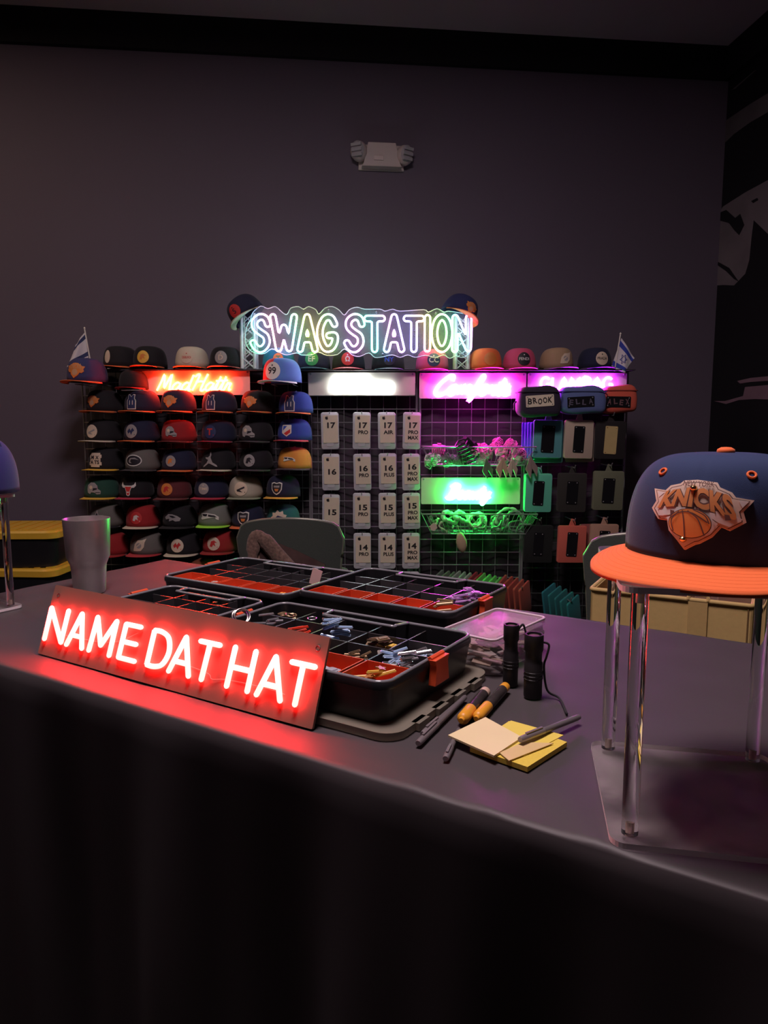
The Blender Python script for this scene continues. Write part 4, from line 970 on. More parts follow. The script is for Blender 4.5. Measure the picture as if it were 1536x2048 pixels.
pouch(1118, 1177, 946, 1024, PY+.01, (.03, .028, .024), BLKPL, 'charcoal flat pouch with black plate in the middle row', (.055, .11), ang=1)
pouch(1189, 1252, 942, 1020, PY+.01, (.15, .16, .10), BLKPL, 'olive grey flat pouch with black plate', (.058, .12), ang=1)
pouch(1052, 1112, 1050, 1125, PY, (.008, .010, .009), BLKPL, 'black flat pouch below the mint green pouch', (.048, .112), ang=1)
pouch(1121, 1180, 1051, 1125, PY, (.62, .13, .09), BLKPL, 'coral flat pouch with black plate, lowest row', (.052, .118), ang=1)
pouch(1186, 1245, 1048, 1122, PY, (.45, .26, .18), BLKPL, 'pinkish tan flat pouch with black plate, lowest row', (.052, .118), ang=1)
# extra pouches on the same hooks, seen only as edges
def plain_pouch(u, v, Y, w, h, col, label, rz, group, ry=0, cat='pouch'):
    mb = MB(); mb.prism(rrect(w, h, .008, 3), -.005, .005, M=XZ); o = mb.build('zip_pouch', cloth(col), loc=at(u, v, Y), rot=(0, R(ry), R(rz)), bevel=.002, smooth=True); tag(o, label, cat, group); return o
for i in range(4): plain_pouch(1052+i*5, 881, PY+.065-i*.016, .05, .175, (.10, .13, .62), 'bright blue narrow pouch edge left of the teal pouch', 25+i*6, 'bright blue pouches behind the teal pouch')
for i in range(3): plain_pouch(1096+i*.5, 884+i*1.5, PY+.052-i*.013, .140, .185, TEAL, 'teal pouch hung directly behind the front teal one', 4, 'teal pouches on the same hook')
for i in range(2): plain_pouch(1160, 884+i*1.5, PY+.05-i*.018, .140, .185, (.50, .40, .31), 'cream pouch hung directly behind the front cream one', 4, 'cream pouches on the same hook')
for i in range(2): plain_pouch(1076-i*2, 984, PY+.05-i*.02, .132, .18, (.12, .55, .36), 'mint green pouch hung directly behind the front green one', 4, 'mint green pouches on the same hook')
for i in range(2): plain_pouch(1180+i*3, 1084, PY+.08-i*.03, .12, .18, (.30, .09, .08), 'dull red pouch edge between the coral and tan pouches', 8, 'dull red pouches behind the tan one')
# fans of pouches low on the grid
def fan(u0, v0, n, du, dv, col, label, group, w=.125, h=.160, rz=58):
    v0 -= 8
    p_ = at(u0+du*(n-1)/2, v0+dv*(n-1)/2-26, 3.50); G_, gx_ = (g4, gx4) if u0 > 1060 else (g3, gx3)
    mb = MB(); mb.tube([(-.01, 0, 0), (.02, -.19, -.012), (.02, -.2, .01)], .0028, 6); mb.build('hook', CHROME, G_, smooth=True, loc=(p_.x-gx_, -.003, p_.z))
    for i in range(n):
        plain_pouch(u0+du*i, v0+dv*i, 3.50-.012*i, w, h, tuple(c*rnd(.85, 1.15) for c in col), label, rz+rnd(-3, 3), group, ry=-14)
fan(878, 1186, 3, 12, 2, (.12, .15, .11), 'greyish green translucent pouch in the fan right of tag 13', 'greyish green pouches', )
fan(912, 1188, 3, 11, 2, (.26, .30, .24), 'pale green pouch in the fan left of the dark red ones', 'pale green pouches')
fan(946, 1190, 2, 10, 2, (.25, .02, .03), 'dark red pouch in the row between pale and lime green ones', 'dark red pouches')
fan(962, 1192, 4, 11, 3, (.12, .62, .10), 'lime green pouch in the fan above the clear box', 'lime green pouches')
fan(1006, 1196, 5, 11, 3, (.42, .08, .05), 'brick red pouch in the fan right of the lime green ones', 'brick red pouches')
fan(1100, 1212, 5, 12, 6, (.02, .20, .19), 'dark teal pouch in the fan beside the chair', 'dark teal pouches', rz=50)

# ================================================================ CHAIRS, TOTES, STORAGE BOX
def chair(loc, rz, w, ztop, label, edge):
    t = thing('padded_chair', label, 'chair', loc, rz)
    def shell(w0, w1, z0, z1, y0, bow, th, arch, cor):
        n, m = 22, 12; F_, B_ = [], []
        for j in range(m+1):
            v = j/m
            for i in range(n+1):
                u = i/n*2-1; ww = (w0+(w1-w0)*v)/2
                cut = 1
                z = z0+(z1-z0)*v - v*v*arch*abs(u)**2.4 - (cor*max(0, (abs(u)-.85)/.15)**2 if v > .5 else 0)*v
                y = y0+bow*(1-u*u)*1.0
                F_.append((u*ww*cut, y, z)); B_.append((u*ww*cut, y+th, z))
        W = n+1; N_ = len(F_); fs = []
        for j in range(m):
            for i in range(n):
                q = (j*W+i, j*W+i+1, (j+1)*W+i+1, (j+1)*W+i); fs += [q, tuple(N_+k for k in q[::-1])]
        per = [(i) for i in range(W)]+[j*W+n for j in range(1, m+1)]+[m*W+i for i in range(n-1, -1, -1)]+[j*W for j in range(m-1, 0, -1)]
        for a, b in zip(per, per[1:]+per[:1]): fs.append((a, N_+a, N_+b, b))
        mb = MB(); mb.add(F_+B_, fs); top = [F_[m*W+i] for i in range(W)]; sides = [F_[j*W] for j in range(m)], [F_[j*W+n] for j in range(m, -1, -1)]
        return mb, sides[0]+top+sides[1]
    # backrest faces +y side to the display; we see its rear
    mb, edgeP = shell(w*.92, w, .47, ztop, -.19, -.035, .03, .035, .05); mb.build('backrest', GREYCH, t, smooth=True)
    mb = MB(); mb.tube([(x, y+.012, z) for x, y, z in edgeP], .007, 8); mb.build('back_frame', edge, t, smooth='all')
    mb = fat_box(w*.95, .44, .06, 6); mb.build('seat', GREYCH, t, smooth='all', loc=(0, .04, .44))
    for sx in (-1, 1):
        for sy in (-1, 1):
            mb = MB(); mb.tube([(sx*w*.42, sy*.17+.03, .42), (sx*w*.48, sy*.22+.03, 0)], .011, 8); mb.build('leg', edge, t, smooth='all')
    return t
DKEDGE = mat('dark_metal_edge', (.22, .22, .18), .3, .3, noise=.1)
c1 = at(583, 1037, 2.95)
chair((c1.x, 2.95+.2, 0), R(-3), .44, c1.z, 'grey padded chair with curved back facing the cap display', DKEDGE)
# box chair on the right, turned like the table
bl = atz(1182, 1178, .70); br = atz(1508, 1213, .70); bd = (br-bl).normalized(); bn = Vector((-bd.y, bd.x, 0)); ang = math.atan2(bd.y, bd.x); bw = (br-bl).length
bc = (bl+br)/2+bn*.16
t = thing('storage_box', 'open mustard canvas storage box with strap on the chair behind the table', 'storage box', (bc.x, bc.y, .475), ang)
MUS = mat('mustard_canvas', (.56, .39, .15), .75, noise=.08, nscale=80, bump=.15)
mb = MB(); H_ = .225; th = .008; D_ = .32
mb.box((0, -D_/2+th/2, H_/2), (bw, th, H_)); mb.box((0, D_/2-th/2, H_/2), (bw, th, H_)); mb.box((-bw/2+th/2, 0, H_/2), (th, D_, H_)); mb.box((bw/2-th/2, 0, H_/2), (th, D_, H_)); mb.box((0, 0, th/2), (bw, D_, th)); mb.build('box_body', MUS, t, bevel=.002)
mb = MB(); mb.tube([(x, y, H_) for x, y in rrect(bw, D_, .01, 3)], .006, 7, closed=True); mb.build('piping', MUS, t, smooth='all')
mb = MB(); mb.box((.10-.03, -D_/2-.003, H_/2), (.045, .004, H_)); mb.tube(smooth_path([(.047, -D_/2-.003, H_), (.052, -D_/2+.002, H_+.013), (.088, -D_/2+.002, H_+.013), (.093, -D_/2-.003, H_)], 4), .005, 6); mb.build('strap', mat('mustard_strap', (.50, .34, .13), .7, noise=.1, nscale=90), t)
mb = MB(); mb.box((-bw*.33, -D_/2-.001, H_/2), (.003, .003, H_)); mb.box((bw*.47, -D_/2-.001, H_/2), (.003, .003, H_)); mb.build('seam', cloth((.16, .09, .03)), t)
# packets inside the box
PKT = plast((.55, .42, .36), .3)
for i in range(6):
    mb = MB(); mb.box((0, 0, 0), (.10, .006, .12)); q = bc+bd*(-.12+.055*i)-bn*.02*(i % 3)
    o = mb.build('plastic_packet', PKT, loc=(q.x, q.y, .475+.009+.16+.006*(i % 2)), rot=(R(20), R(rnd(-16, 16)), ang+R(rnd(-20, 20))), bevel=.002); tag(o, 'pale plastic packet poking out of the mustard storage box', 'packet', 'packets inside the mustard box')
cc = bc+bn*.06
cc -= bd*.035
t = chair((cc.x, cc.y, 0), ang+PI, .54, .50+.3, 'dark padded chair holding the mustard storage box', DKEDGE)
for o in t.children:
    if o.name.startswith(('backrest', 'back_frame')): o.location.y = .0
# jacket draped on the middle chair
mb = MB(); JY = 2.86
P = [at(505, 1150, JY), at(506, 1100, JY), at(512, 1074, JY), at(530, 1082, JY-.01), at(556, 1112, JY-.02), at(590, 1150, JY-.03), at(610, 1180, JY-.03)]
b0 = P[0].copy()
mb.tube(smooth_path([p_-b0 for p_ in P], 5), [.020]*5+[.028]*10+[.035]*10+[.04]*6, 10, ry=[.014]*31)
JM = mat('brown_tweed', (.16, .095, .075), .9, noise=.95, nscale=90, bump=.9, sheen=.2)
t = thing('shoulder_bag', 'brown tweed bag slumped over the seat against the grey chair', 'bag', b0)
mb.build('padded_strap', JM, t, smooth='all')
mb = MB(); poly = [at(u, v, JY+.02)-b0 for u, v in ((520, 1072), (545, 1082), (590, 1100), (648, 1128), (655, 1150), (640, 1185), (520, 1185), (505, 1140))]
n = len(poly); bk = [p_+Vector((0, .05, -.01)) for p_ in poly]; cen = sum(poly, Vector())/n+Vector((0, -.035, 0))
mb.add(poly+bk+[cen], [(i, (i+1) % n, 2*n) for i in range(n)]+[(i, n+i, n+(i+1) % n, (i+1) % n) for i in range(n)]+[tuple(range(2*n-1, n-1, -1))])
o = mb.build('bag_body', mat('dark_brown_fabric', (.045, .022, .020), .9, noise=.4, nscale=40, bump=.4), t, smooth='all')
mb = MB(); poly = [at(u, v, JY+.01)-b0 for u, v in ((504, 1080), (514, 1085), (518, 1110), (524, 1140), (500, 1140), (498, 1110))]; n = len(poly); bk = [p_+Vector((0, .01, 0)) for p_ in poly]
mb.add(poly+bk, [tuple(range(n)), tuple(range(2*n-1, n-1, -1))]+[(i, n+i, n+(i+1) % n, (i+1) % n) for i in range(n)]); mb.build('lining', cloth((.30, .19, .14)), t)

YLW = mat('yellow_lid_plastic', (.55, .33, .03), .4, noise=.08)
def tote(loc, w, d, h, rz, label, body=BLACKP, lid=YLW, lidded=True):
    t = thing('storage_tote', label, 'storage tote', loc, rz, 'stacked totes with yellow lids')
    mb = MB(); r = .05
    a = rrect(w*.90, d*.90, r, 5); b = rrect(w*.96, d*.96, r, 5); n = len(a)
    mb.add([(x, y, 0) for x, y in a]+[(x, y, h-.03) for x, y in b], [tuple(range(n))[::-1], tuple(range(n, 2*n))]+[(i, (i+1) % n, n+(i+1) % n, n+i) for i in range(n)]); mb.build('tote_body', body, t, smooth=True)
    mb = MB(); c_ = rrect(w, d, r, 5); e_ = rrect(w*.97, d*.96, r, 5)
    mb.add([(x, y, h-.036) for x, y in c_]+[(x, y, h-.012) for x, y in c_]+[(x, y, h-.004) for x, y in e_], [tuple(range(n))[::-1]]+[(k*n+i, k*n+(i+1) % n, (k+1)*n+(i+1) % n, (k+1)*n+i) for k in (0, 1) for i in range(n)]+[tuple(range(2*n, 3*n))])
    for i in range(9): mb.box((-w*.42+i*w*.105, 0, h-.003), (.025, d*.8, .005))
    mb.build('lid', lid, t, smooth=True); return t
lp = at(125, 1062, 3.0)
for k, (z0, hh, lb, r_) in enumerate(((0, lp.z-.28, 'large bottom tote of the stack behind the left of the table', -3), (lp.z-.28, .14, 'middle tote with yellow lid in the stack at left', -4), (lp.z-.14, .155, 'topmost tote with yellow ribbed lid in the stack at left', 2))):
    tote((lp.x-.235+.01*(k == 1), 3.08, z0), .48, .34, hh, R(r_), lb)

# ================================================================ ON THE TABLE
# ---- acrylic risers
def riser(cpos, rz, w, d, h, label, legs):
    t = thing('acrylic_riser', label, 'display riser', cpos, rz, 'clear acrylic display risers on the table')
    for nm, z in (('base_plate', 0), ('top_plate', h)):
        mb = MB(); mb.prism(rrect(w, d, .014, 6), z, z+.0055); mb.m = [0, 0]+[1]*(len(mb.m)-2); mb.build(nm, [ACRB if nm == 'base_plate' else PLT, EDGEM], t)
    for sx in (-1, 1):
        for sy in (-1, 1):
            x_, y_ = sx*(w/2-.019), sy*(d/2-.019); mb = MB(); mb.lathe([(0, 0), (.0078, 0), (.0078, h-.0062), (0, h-.0062)], 24); l = mb.build('leg', ACRYL, t, smooth=True, loc=(x_, y_, .0058))
            for z_ in (.001, h-.018):
                mb = MB(); mb.lathe([(0, 0), (.0026, 0), (.0026, .011), (0, .011)], 12); mb.build('screw_insert', mat('brass_insert', (.75, .62, .52), .25, .6, noise=.05), l, loc=(0, 0, z_), smooth=True)
    # frosted dust on the base stays in its material
    return t
ACRB = haze_sheet('dusty_acrylic', (.60, .52, .52), .13, .95); PLT = haze_sheet('clear_plate', (.8, .75, .8), .05, .2)
for m_ in (ACRB,):
    n_ = [q for q in m_.node_tree.nodes if q.type == 'TEX_NOISE'][0]; n_.inputs['Scale'].default_value = 12; n_.inputs['Detail'].default_value = 7; n_.inputs['Distortion'].default_value = 1.2
EDGEM = mat('sawn_acrylic_edge', (.88, .80, .84), .4, noise=.05)
c_nl = atz(1245, 1700, TT); c_fl = atz(1180, 1490, TT); fr = atz(1500, 1516, TT)
ex = (fr-c_fl).normalized(); ey = Vector((-ex.y, ex.x, 0)); rd = (c_fl-c_nl).length; rw = .197
rc = c_fl+ex*rw/2-ey*rd/2; rc.z = TT+.0012
riser(rc, math.atan2(ex.y, ex.x), rw, rd, .240, 'clear acrylic riser carrying the big blue and orange cap', 4)
lc = sn(-1.447-.10, .875-.11, .0012)
riser(lc, TROT, .20, .222, .236, 'clear acrylic riser cut off at the left edge of the photo', 4)

# ---- the two large caps
def big_hat(pos, yaw, label, cc, bc, detailed):
    t = thing('snapback_cap', label, 'cap', pos, R(yaw), 'large caps on acrylic risers')
    cm = mat('crown_wool_'+('a' if detailed else 'b'), cc, .85, sheen=.10, noise=.08, nscale=1500, bump=.18); bm_ = mat('brim_wool_'+('a' if detailed else 'b'), bc, .8, sheen=.1, noise=.06, nscale=1500, bump=.12)
    me = crown_mesh(144, 30, True, [cm]); link('crown', me, t)
    br = link('brim', brim_mesh([bm_], 64, .080, .0045, .005, 1.16, .010, .42, .8), t)
    mb = MB()
    for q in range(7):
        P = []
        f = .2+.75*q/6
        for i in range(33):
            a = R(-74)+R(148)*i/32; inn = Vector((HR*.985*math.sin(a), -HR*1.045*math.cos(a))); c_ = math.cos(a*90/78)
            sn_ = math.sin(a*.98); out = Vector((HR*1.16*math.copysign(abs(sn_)**.8, sn_)*(1+.02*c_), -HR*1.045*max(math.cos(a), 0)**.8-.080*max(0, c_)**.42)); p_ = inn.lerp(out, f); z = .0024-.005*(p_.x/HR)**2*(.3+.7*f)-.010*f*max(0, c_)
            P.append((p_.x, p_.y, z+.0019))
        mb.tube(P, .00022, 4)
    mb.build('stitching', bm_, br)
    mb = MB(); mb.lathe([(0, .0052), (.005, .0048), (.0085, .0025), (.009, 0), (.0085, -.002)], 20, (0, 0, HH+.001)); mb.build('button', bm_, t, smooth='all')
    for az in (-PI/6, PI/6, -PI/2, PI/2, -PI*5/6, PI*5/6):
        c0 = crown_pt(az*HR, HH*.83, .0005); n_ = (crown_pt(az*HR, HH*.83, .01)-c0).normalized(); mb = MB(); mb.M = Matrix.Translation(c0) @ n_.to_track_quat('Z', 'Y').to_matrix().to_4x4()
        mb.tube([(.0038*math.cos(2*PI*k/14), .0038*math.sin(2*PI*k/14), 0) for k in range(14)], .0013, 6, closed=True); mb.build('eyelet', bm_, t, smooth='all')
    if detailed:
        zc_ = .053
        leather = mat('logo_backing', (.82, .60, .48), .6, noise=.08); lo = mat('logo_orange', (.72, .27, .09), .55, noise=.1); ln = mat('logo_line', (.16, .07, .06), .6, noise=.1); lw = mat('logo_silver', (.80, .70, .66), .5, noise=.08); bo = mat('logo_ball', (.85, .30, .08), .5, noise=.12)
        shr = lambda k: kp([(905+(x-905)*k, 560+(y-560)*k) for x, y in KN])
        L = [(kp(KN), None, leather), (shr(.93), None, ln), (shr(.905), None, leather)]
        L.append((kp([(600, 425), (665, 430), (625, 470)]), None, lw)); L.append((kp([(1180, 455), (1245, 465), (1205, 515)]), None, lw))
        L.append((kp([(610, 560), (700, 530), (1110, 545), (1210, 600), (1130, 660), (1060, 630), (960, 560), (840, 560), (730, 600), (650, 615)]), None, lw))
        L.append((kp([(715, 620), (760, 600), (860, 545), (960, 555), (1060, 640), (1020, 720), (930, 780), (855, 840), (790, 770)]), None, lw))
        # black outline word then orange word, fanned wider at the bottom
        def knicks(off, grow):
            V, F = text_geo('KNICKS', 1, 4.0, off); out = []
            for x, y in V:
                v_ = y+.5; uu = x/2
                top = 412-36*math.cos(uu*1.5)+(18 if uu > 0 else 10)*abs(uu); bot = 562-32*math.cos(uu*PI*.5)+30*abs(uu)**2+(30*uu)
                px_ = 908+uu*(222+52*(1-v_)); py_ = bot+(top-bot)*v_; out.append((px_, py_))
            return kp(out), F
        V, F = knicks(.085, 0); L.append((V, F, ln)); V, F = knicks(.045, 0); L.append((V, F, lo))
        V, F = text_geo('NEW YORK', 40, 215, .01); L.append((kp([(915+x, 352-y) for x, y in V]), F, ln))
        for i in range(6):   # silver under-strokes of the letters
            a = 655+i*88; L.append((kp([(a, 548+abs(i-2.5)*9), (a+30, 552+abs(i-2.5)*9), (a+42, 600+abs(i-2.5)*5), (a+8, 602+abs(i-2.5)*5)]) if i in (0, 1, 4, 5) else kp([(a, 535), (a+20, 535), (a+20, 545), (a, 545)]), None, ln if i % 2 else lw))
        L.append((kp([(885+140*math.cos(2*PI*k/32), 655+115*math.sin(2*PI*k/32)) for k in range(32)]), None, ln))
        L.append((kp([(885+134*math.cos(2*PI*k/32), 655+109*math.sin(2*PI*k/32)) for k in range(32)]), None, bo))
        def stroke(pts, wd):
            P = smooth_path([(x, y, 0) for x, y in pts], 5); A = []; B = []
            for i, p_ in enumerate(P):
                t_ = (P[min(i+1, len(P)-1)]-P[max(i-1, 0)]).normalized(); nn_ = Vector((-t_.y, t_.x, 0))*wd/2; A.append(p_+nn_); B.append(p_-nn_)
            return kp([(q.x, q.y) for q in A+B[::-1]])
        for s_ in ([(755, 625), (820, 575), (900, 575), (1000, 640)], [(835, 560), (850, 630), (865, 760)], [(870, 560), (940, 620), (985, 740)], [(815, 570), (770, 640), (790, 725)], [(905, 550), (980, 590), (1010, 650)]):
            L.append((stroke(s_, 8), None, ln))
        pt_ = patch(L, .004, zc_, t, 'logo_patch', th=.003)
        for x_, y_ in ((885, 385), (850, 780)):
            (kx, ky), = kp([(x_, y_)]); c0 = crown_pt(kx, zc_+ky, .0075); n_ = (crown_pt(kx, zc_+ky, .012)-c0).normalized()
            mb = MB(); mb.M = Matrix.Translation(c0) @ n_.to_track_quat('Z', 'Y').to_matrix().to_4x4(); mb.lathe([(0, .0028), (.0022, .0022), (.0032, .0005), (.0034, -.002)], 14); mb.build('rivet', GOLD, pt_, smooth='all')
    return t
bp = at(1440, 1110, .765); bh = big_hat((bp.x, .765, TT+.240+.0055+.0012+.0065), -38, 'large blue wool cap with orange brim and crest patch on the right riser', (.008, .024, .09), (.82, .15, .03), True)
bh.scale = (1.0, 1.0, .90)
lh = Vector((lc.x, lc.y, 0))
big_hat((-.855, 1.47, TT+.236+.0055+.0012+.0065), -60, 'dark blue cap mostly cut off at the left edge of the photo', (.012, .012, .12), (.012, .012, .10), False)

# ---- NAME DAT HAT sign
t = thing('neon_name_sign', 'long plank sign glowing red NAME DAT HAT leaning on the organizers', 'neon sign', sn(-.8375, .704, .0012), 0)
t.rotation_mode = 'QUATERNION'
t.rotation_quaternion = (Matrix.Rotation(TROT, 4, 'Z') @ Matrix.Rotation(R(-20), 4, 'X')).to_quaternion()
SGNB = mat('sign_board_matte', (.21, .135, .10), .5, noise=.05, nscale=8)
mb = MB(); mb.prism(rrect(.585, .118, .002, 2), 0, .004, M=Matrix.Translation((0, .002, .059)) @ XZ); mb.build('board', SGNB, t)
NL = [[(-0.279, 0.026), (-0.281, 0.079), (-0.234, 0.027), (-0.235, 0.080)], [(-0.219, 0.026), (-0.199, 0.080), (-0.179, 0.026)], [(-0.213, 0.043), (-0.186, 0.043)],
[(-0.161, 0.026), (-0.159, 0.080), (-0.136, 0.038), (-0.112, 0.080), (-0.111, 0.026)], [(-0.055, 0.079), (-0.089, 0.079), (-0.089, 0.027), (-0.052, 0.027)], [(-0.088, 0.052), (-0.057, 0.052)],
[(0.024, 0.026), (0.044, 0.079), (0.065, 0.026)], [(0.030, 0.042), (0.058, 0.042)], [(0.074, 0.078), (0.112, 0.078)], [(0.093, 0.078), (0.091, 0.026)],
[(0.141, 0.080), (0.140, 0.026)], [(0.179, 0.080), (0.178, 0.026)], [(0.141, 0.053), (0.179, 0.053)], [(0.195, 0.025), (0.215, 0.079), (0.236, 0.025)], [(0.202, 0.041), (0.229, 0.041)],
[(0.243, 0.077), (0.281, 0.077)], [(0.262, 0.077), (0.261, 0.025)]]
mb = MB()
for s_ in NL: 
    for a, b in zip(s_, s_[1:]): mb.tube([(a[0], -.006, a[1]), (b[0], -.006, b[1])], .0039, 8)
    for a in s_[:]: 
        mb.M = Matrix.Translation((a[0], -.006, a[1])); mb.lathe([(0, .0039), (.0027, .0027), (.0039, 0), (.0027, -.0027), (0, -.0039)], 8); mb.M = Matrix()
D_s = smooth_path([(-.024, .079, 0), (-.008, .079, 0), (.009, .072, 0), (.016, .052, 0), (.008, .033, 0), (-.008, .027, 0), (-.024, .027, 0)], 4)
mb.tube([(p_.x, -.006, p_.y) for p_ in D_s], .0039, 8); mb.tube([(-.024, -.006, .079), (-.024, -.006, .027)], .0039, 8)
mb.build('neon_letters', neon('deep_red', (1, .014, .012), 72), t, smooth='all')
mb = MB(); mb.tube(smooth_path([(.06, -.003, .04), (.10, -.004, .036), (.11, -.005, .030), (.135, -.003, .034), (.2, -.004, .036), (.24, -.003, .034)], 4), .0004, 4); mb.build('thin_wire', plast((.5, .3, .25)), t)
mb = MB(); mb.tube(smooth_path([(-.23, -.003, .04), (-.12, -.003, .045), (-.06, -.004, .07)], 4), .0004, 4); mb.build('thin_wire', plast((.5, .3, .25)), t)
for x_ in (-.277, .277):
    mb = MB(); mb.M = Matrix.Translation((x_, -.002, .101)) @ Matrix.Rotation(PI/2, 4, 'X'); mb.tube([(.0035*math.cos(2*PI*k/14), .0035*math.sin(2*PI*k/14), 0) for k in range(14)], .0007, 5, closed=True); mb.build('mounting_hole', plast((.10, .03, .03)), t)

# ---- organizers
def organizer(s0, s1, n0, n1, zr, label, nx, ny, lid=False, orange_row=True, latches='lr', hand='far'):
    w, d = s1-s0, n1-n0; base = .012 if lid else 0
    t = thing('parts_organizer', label, 'organizer case', sn((s0+s1)/2, (n0+n1)/2, .0012), TROT, 'open black parts organizers on the table')
    r = .022; a = rrect(w*.97, d*.96, r, 5); b = rrect(w, d, r, 5); bi = rrect(w-.012, d-.012, r-.005, 5); ai = rrect(w-.018, d-.018, r-.005, 5); n = len(a); fl = zr-.042
    mb = MB(); rings = [[(x, y, base) for x, y in a], [(x, y, zr-.010) for x, y in b], [(x*1.008, y*1.012, zr-.009) for x, y in b], [(x*1.008, y*1.012, zr-.003) for x, y in b], [(x, y, zr) for x, y in b], [(x, y, zr) for x, y in bi], [(x, y, fl) for x, y in ai]]
    mb.add(sum(rings, []), [tuple(range(n))[::-1]]+[(k*n+i, k*n+(i+1) % n, (k+1)*n+(i+1) % n, (k+1)*n+i) for k in range(6) for i in range(n)]+[tuple(range(6*n, 7*n))])
    mb.build('case_body', BLACKP, t, smooth=True)
    mb = MB(); mb.tube([(x, y, zr+.0005) for x, y in rrect(w-.005, d-.005, r-.002, 6)], .0028, 6, closed=True)
    mb.build('rim', mat('reflection_grey_rim', (.20, .20, .22), .14, coat=.8, noise=.1), t, smooth='all')  # grey base colour stands in for neon reflections on the black rim
    if lid:
        mb = MB(); mb.prism(rrect(w+.045, d+.03, .03, 6), 0, .010); 
        for k in range(4): mb.box((w/2+.022, -d/2+.05+k*.055, .005), (.012, .028, .010))
        mb.build('clear_lid', mat('dusty_clear_lid', (.42, .38, .30), .3, trans=.6, noise=.25, nscale=12, bump=.3), t, smooth=True)
    W, D = w-.016, d-.016; rowh = [D*.30]+[D*.70/(ny-1)]*(ny-1) if ny > 1 else [D]
    ys = [-D/2]
    for q in rowh: ys.append(ys[-1]+q)
    mb = MB()
    for i in range(1, nx): mb.box((-W/2+W*i/nx, (ys[0]+ys[-1])/2, fl+.0185), (.0022, D-.002, .037))
    for y in ys[1:-1]: mb.box((0, y, fl+.0185), (W-.002, .0022, .037))
    mb.build('dividers', mat('divider_black', (.06, .055, .06), .22, noise=.1), t)
    cells = []
    for i in range(nx):
        for j in range(ny): cells.append(((-W/2+W*(i+.5)/nx, (ys[j]+ys[j+1])/2), (W/nx, ys[j+1]-ys[j]), j))
    if orange_row:
        for (cx, cy), (cw, ch), j in cells:
            if j > 0: continue
            mb = MB(); h_ = .0385; z0 = fl+.0005; W2, D2 = cw-.005, ch-.005
            mb.box((0, 0, .0008), (W2, D2, .0016))
            for sx in (-1, 1): mb.box((sx*(W2/2-.0008), 0, h_/2), (.0016, D2, h_))
            for sy in (-1, 1): mb.box((0, sy*(D2/2-.0008), h_/2), (W2, .0016, h_))
            mb.build('bin_cup', ORANGEP, t, loc=(cx, cy, z0))
    for sd in latches:
        sx = -1 if sd == 'l' else 1
        mb = MB(); mb.prism([(-.021, -.028), (.021, -.028), (.017, .0), (.021, .008), (-.021, .008), (-.017, 0)], -.005, .006, M=Matrix.Rotation(PI/2, 4, 'Z') @ XZ)
        mb.tube([(-.004*sx, -.019, .008), (-.004*sx, .019, .008)], .0045, 6)
        mb.build('latch', ORANGEP, t, loc=(sx*(w/2+.006), 0 if sx > 0 else .03, zr-.006), bevel=.0008)
    mb = MB(); y = d/2-.004; P = [(-.075, y, zr+.001), (-.068, y-.03, zr+.003), (-.060, y-.036, zr+.003), (.060, y-.036, zr+.003), (.068, y-.03, zr+.003), (.075, y, zr+.001)]
    mb.tube(smooth_path(P, 4), .0028, 6); mb.build('handle', mat('reflection_grey_rim', (.05, .05, .055), .16), t, smooth='all')
    mb = MB(); mb.box((0, y-.016, zr-.018), (.12, .002, .034)); mb.build('handle_recess', BLACKP, t)
    return t, cells, fl
oD = organizer(-.835, -.455, .735, .995, .066, 'front right parts organizer standing on its clear lid', 5, 4, lid=True, latches='lr')
oC = organizer(-1.125, -.872, .775, .995, .062, 'front left parts organizer behind the red glowing sign', 4, 4, orange_row=False, latches='l')
oA = organizer(-1.215, -.872, 1.045, 1.30, .062, 'rear left parts organizer with orange bins', 5, 4, latches='l')
oB = organizer(-.862, -.530, 1.065, 1.32, .070, 'rear right parts organizer beside the clear box', 5, 4, latches='r')

# small charms lying in the bins
SILV = mat('bright_charm_metal', (.75, .75, .78), .2, .9, noise=.05); AMB = mat('amber_plastic', (.45, .18, .05), .25, noise=.2, trans=.2); CLR = mat('clear_bag_film', (.65, .70, .80), .15, trans=.4, noise=.1)
def charm_meshes():
    L = {}
    mb = MB(); mb.prism(rrect(.026, .0055, .0026, 3), -.0008, .0008); mb.tube([(-.012, 0, .0015), (.012, 0, .0015)], .0012, 5); L['pin'] = mb
    mb = MB(); mb.tube([(.007*math.cos(2*PI*k/14), .007*math.sin(2*PI*k/14), 0) for k in range(14)], .0013, 6, closed=True); L['ring'] = mb
    mb = MB(); mb.prism([((.008 if i % 2 == 0 else .0038)*math.sin(PI*i/5), (.008 if i % 2 == 0 else .0038)*math.cos(PI*i/5)) for i in range(10)], -.001, .001); L['star'] = mb
    mb = MB(); mb.box((0, 0, 0), (.018, .013, .003)); mb.box((0, 0, .002), (.012, .008, .002)); L['tile'] = mb
    mb = MB(); mb.prism(rrect(.034, .024, .004, 3), -.001, .0015); mb.prism(rrect(.028, .016, .003, 3), .0015, .003); L['packet'] = mb
    return L
CM = charm_meshes(); CMM = {}
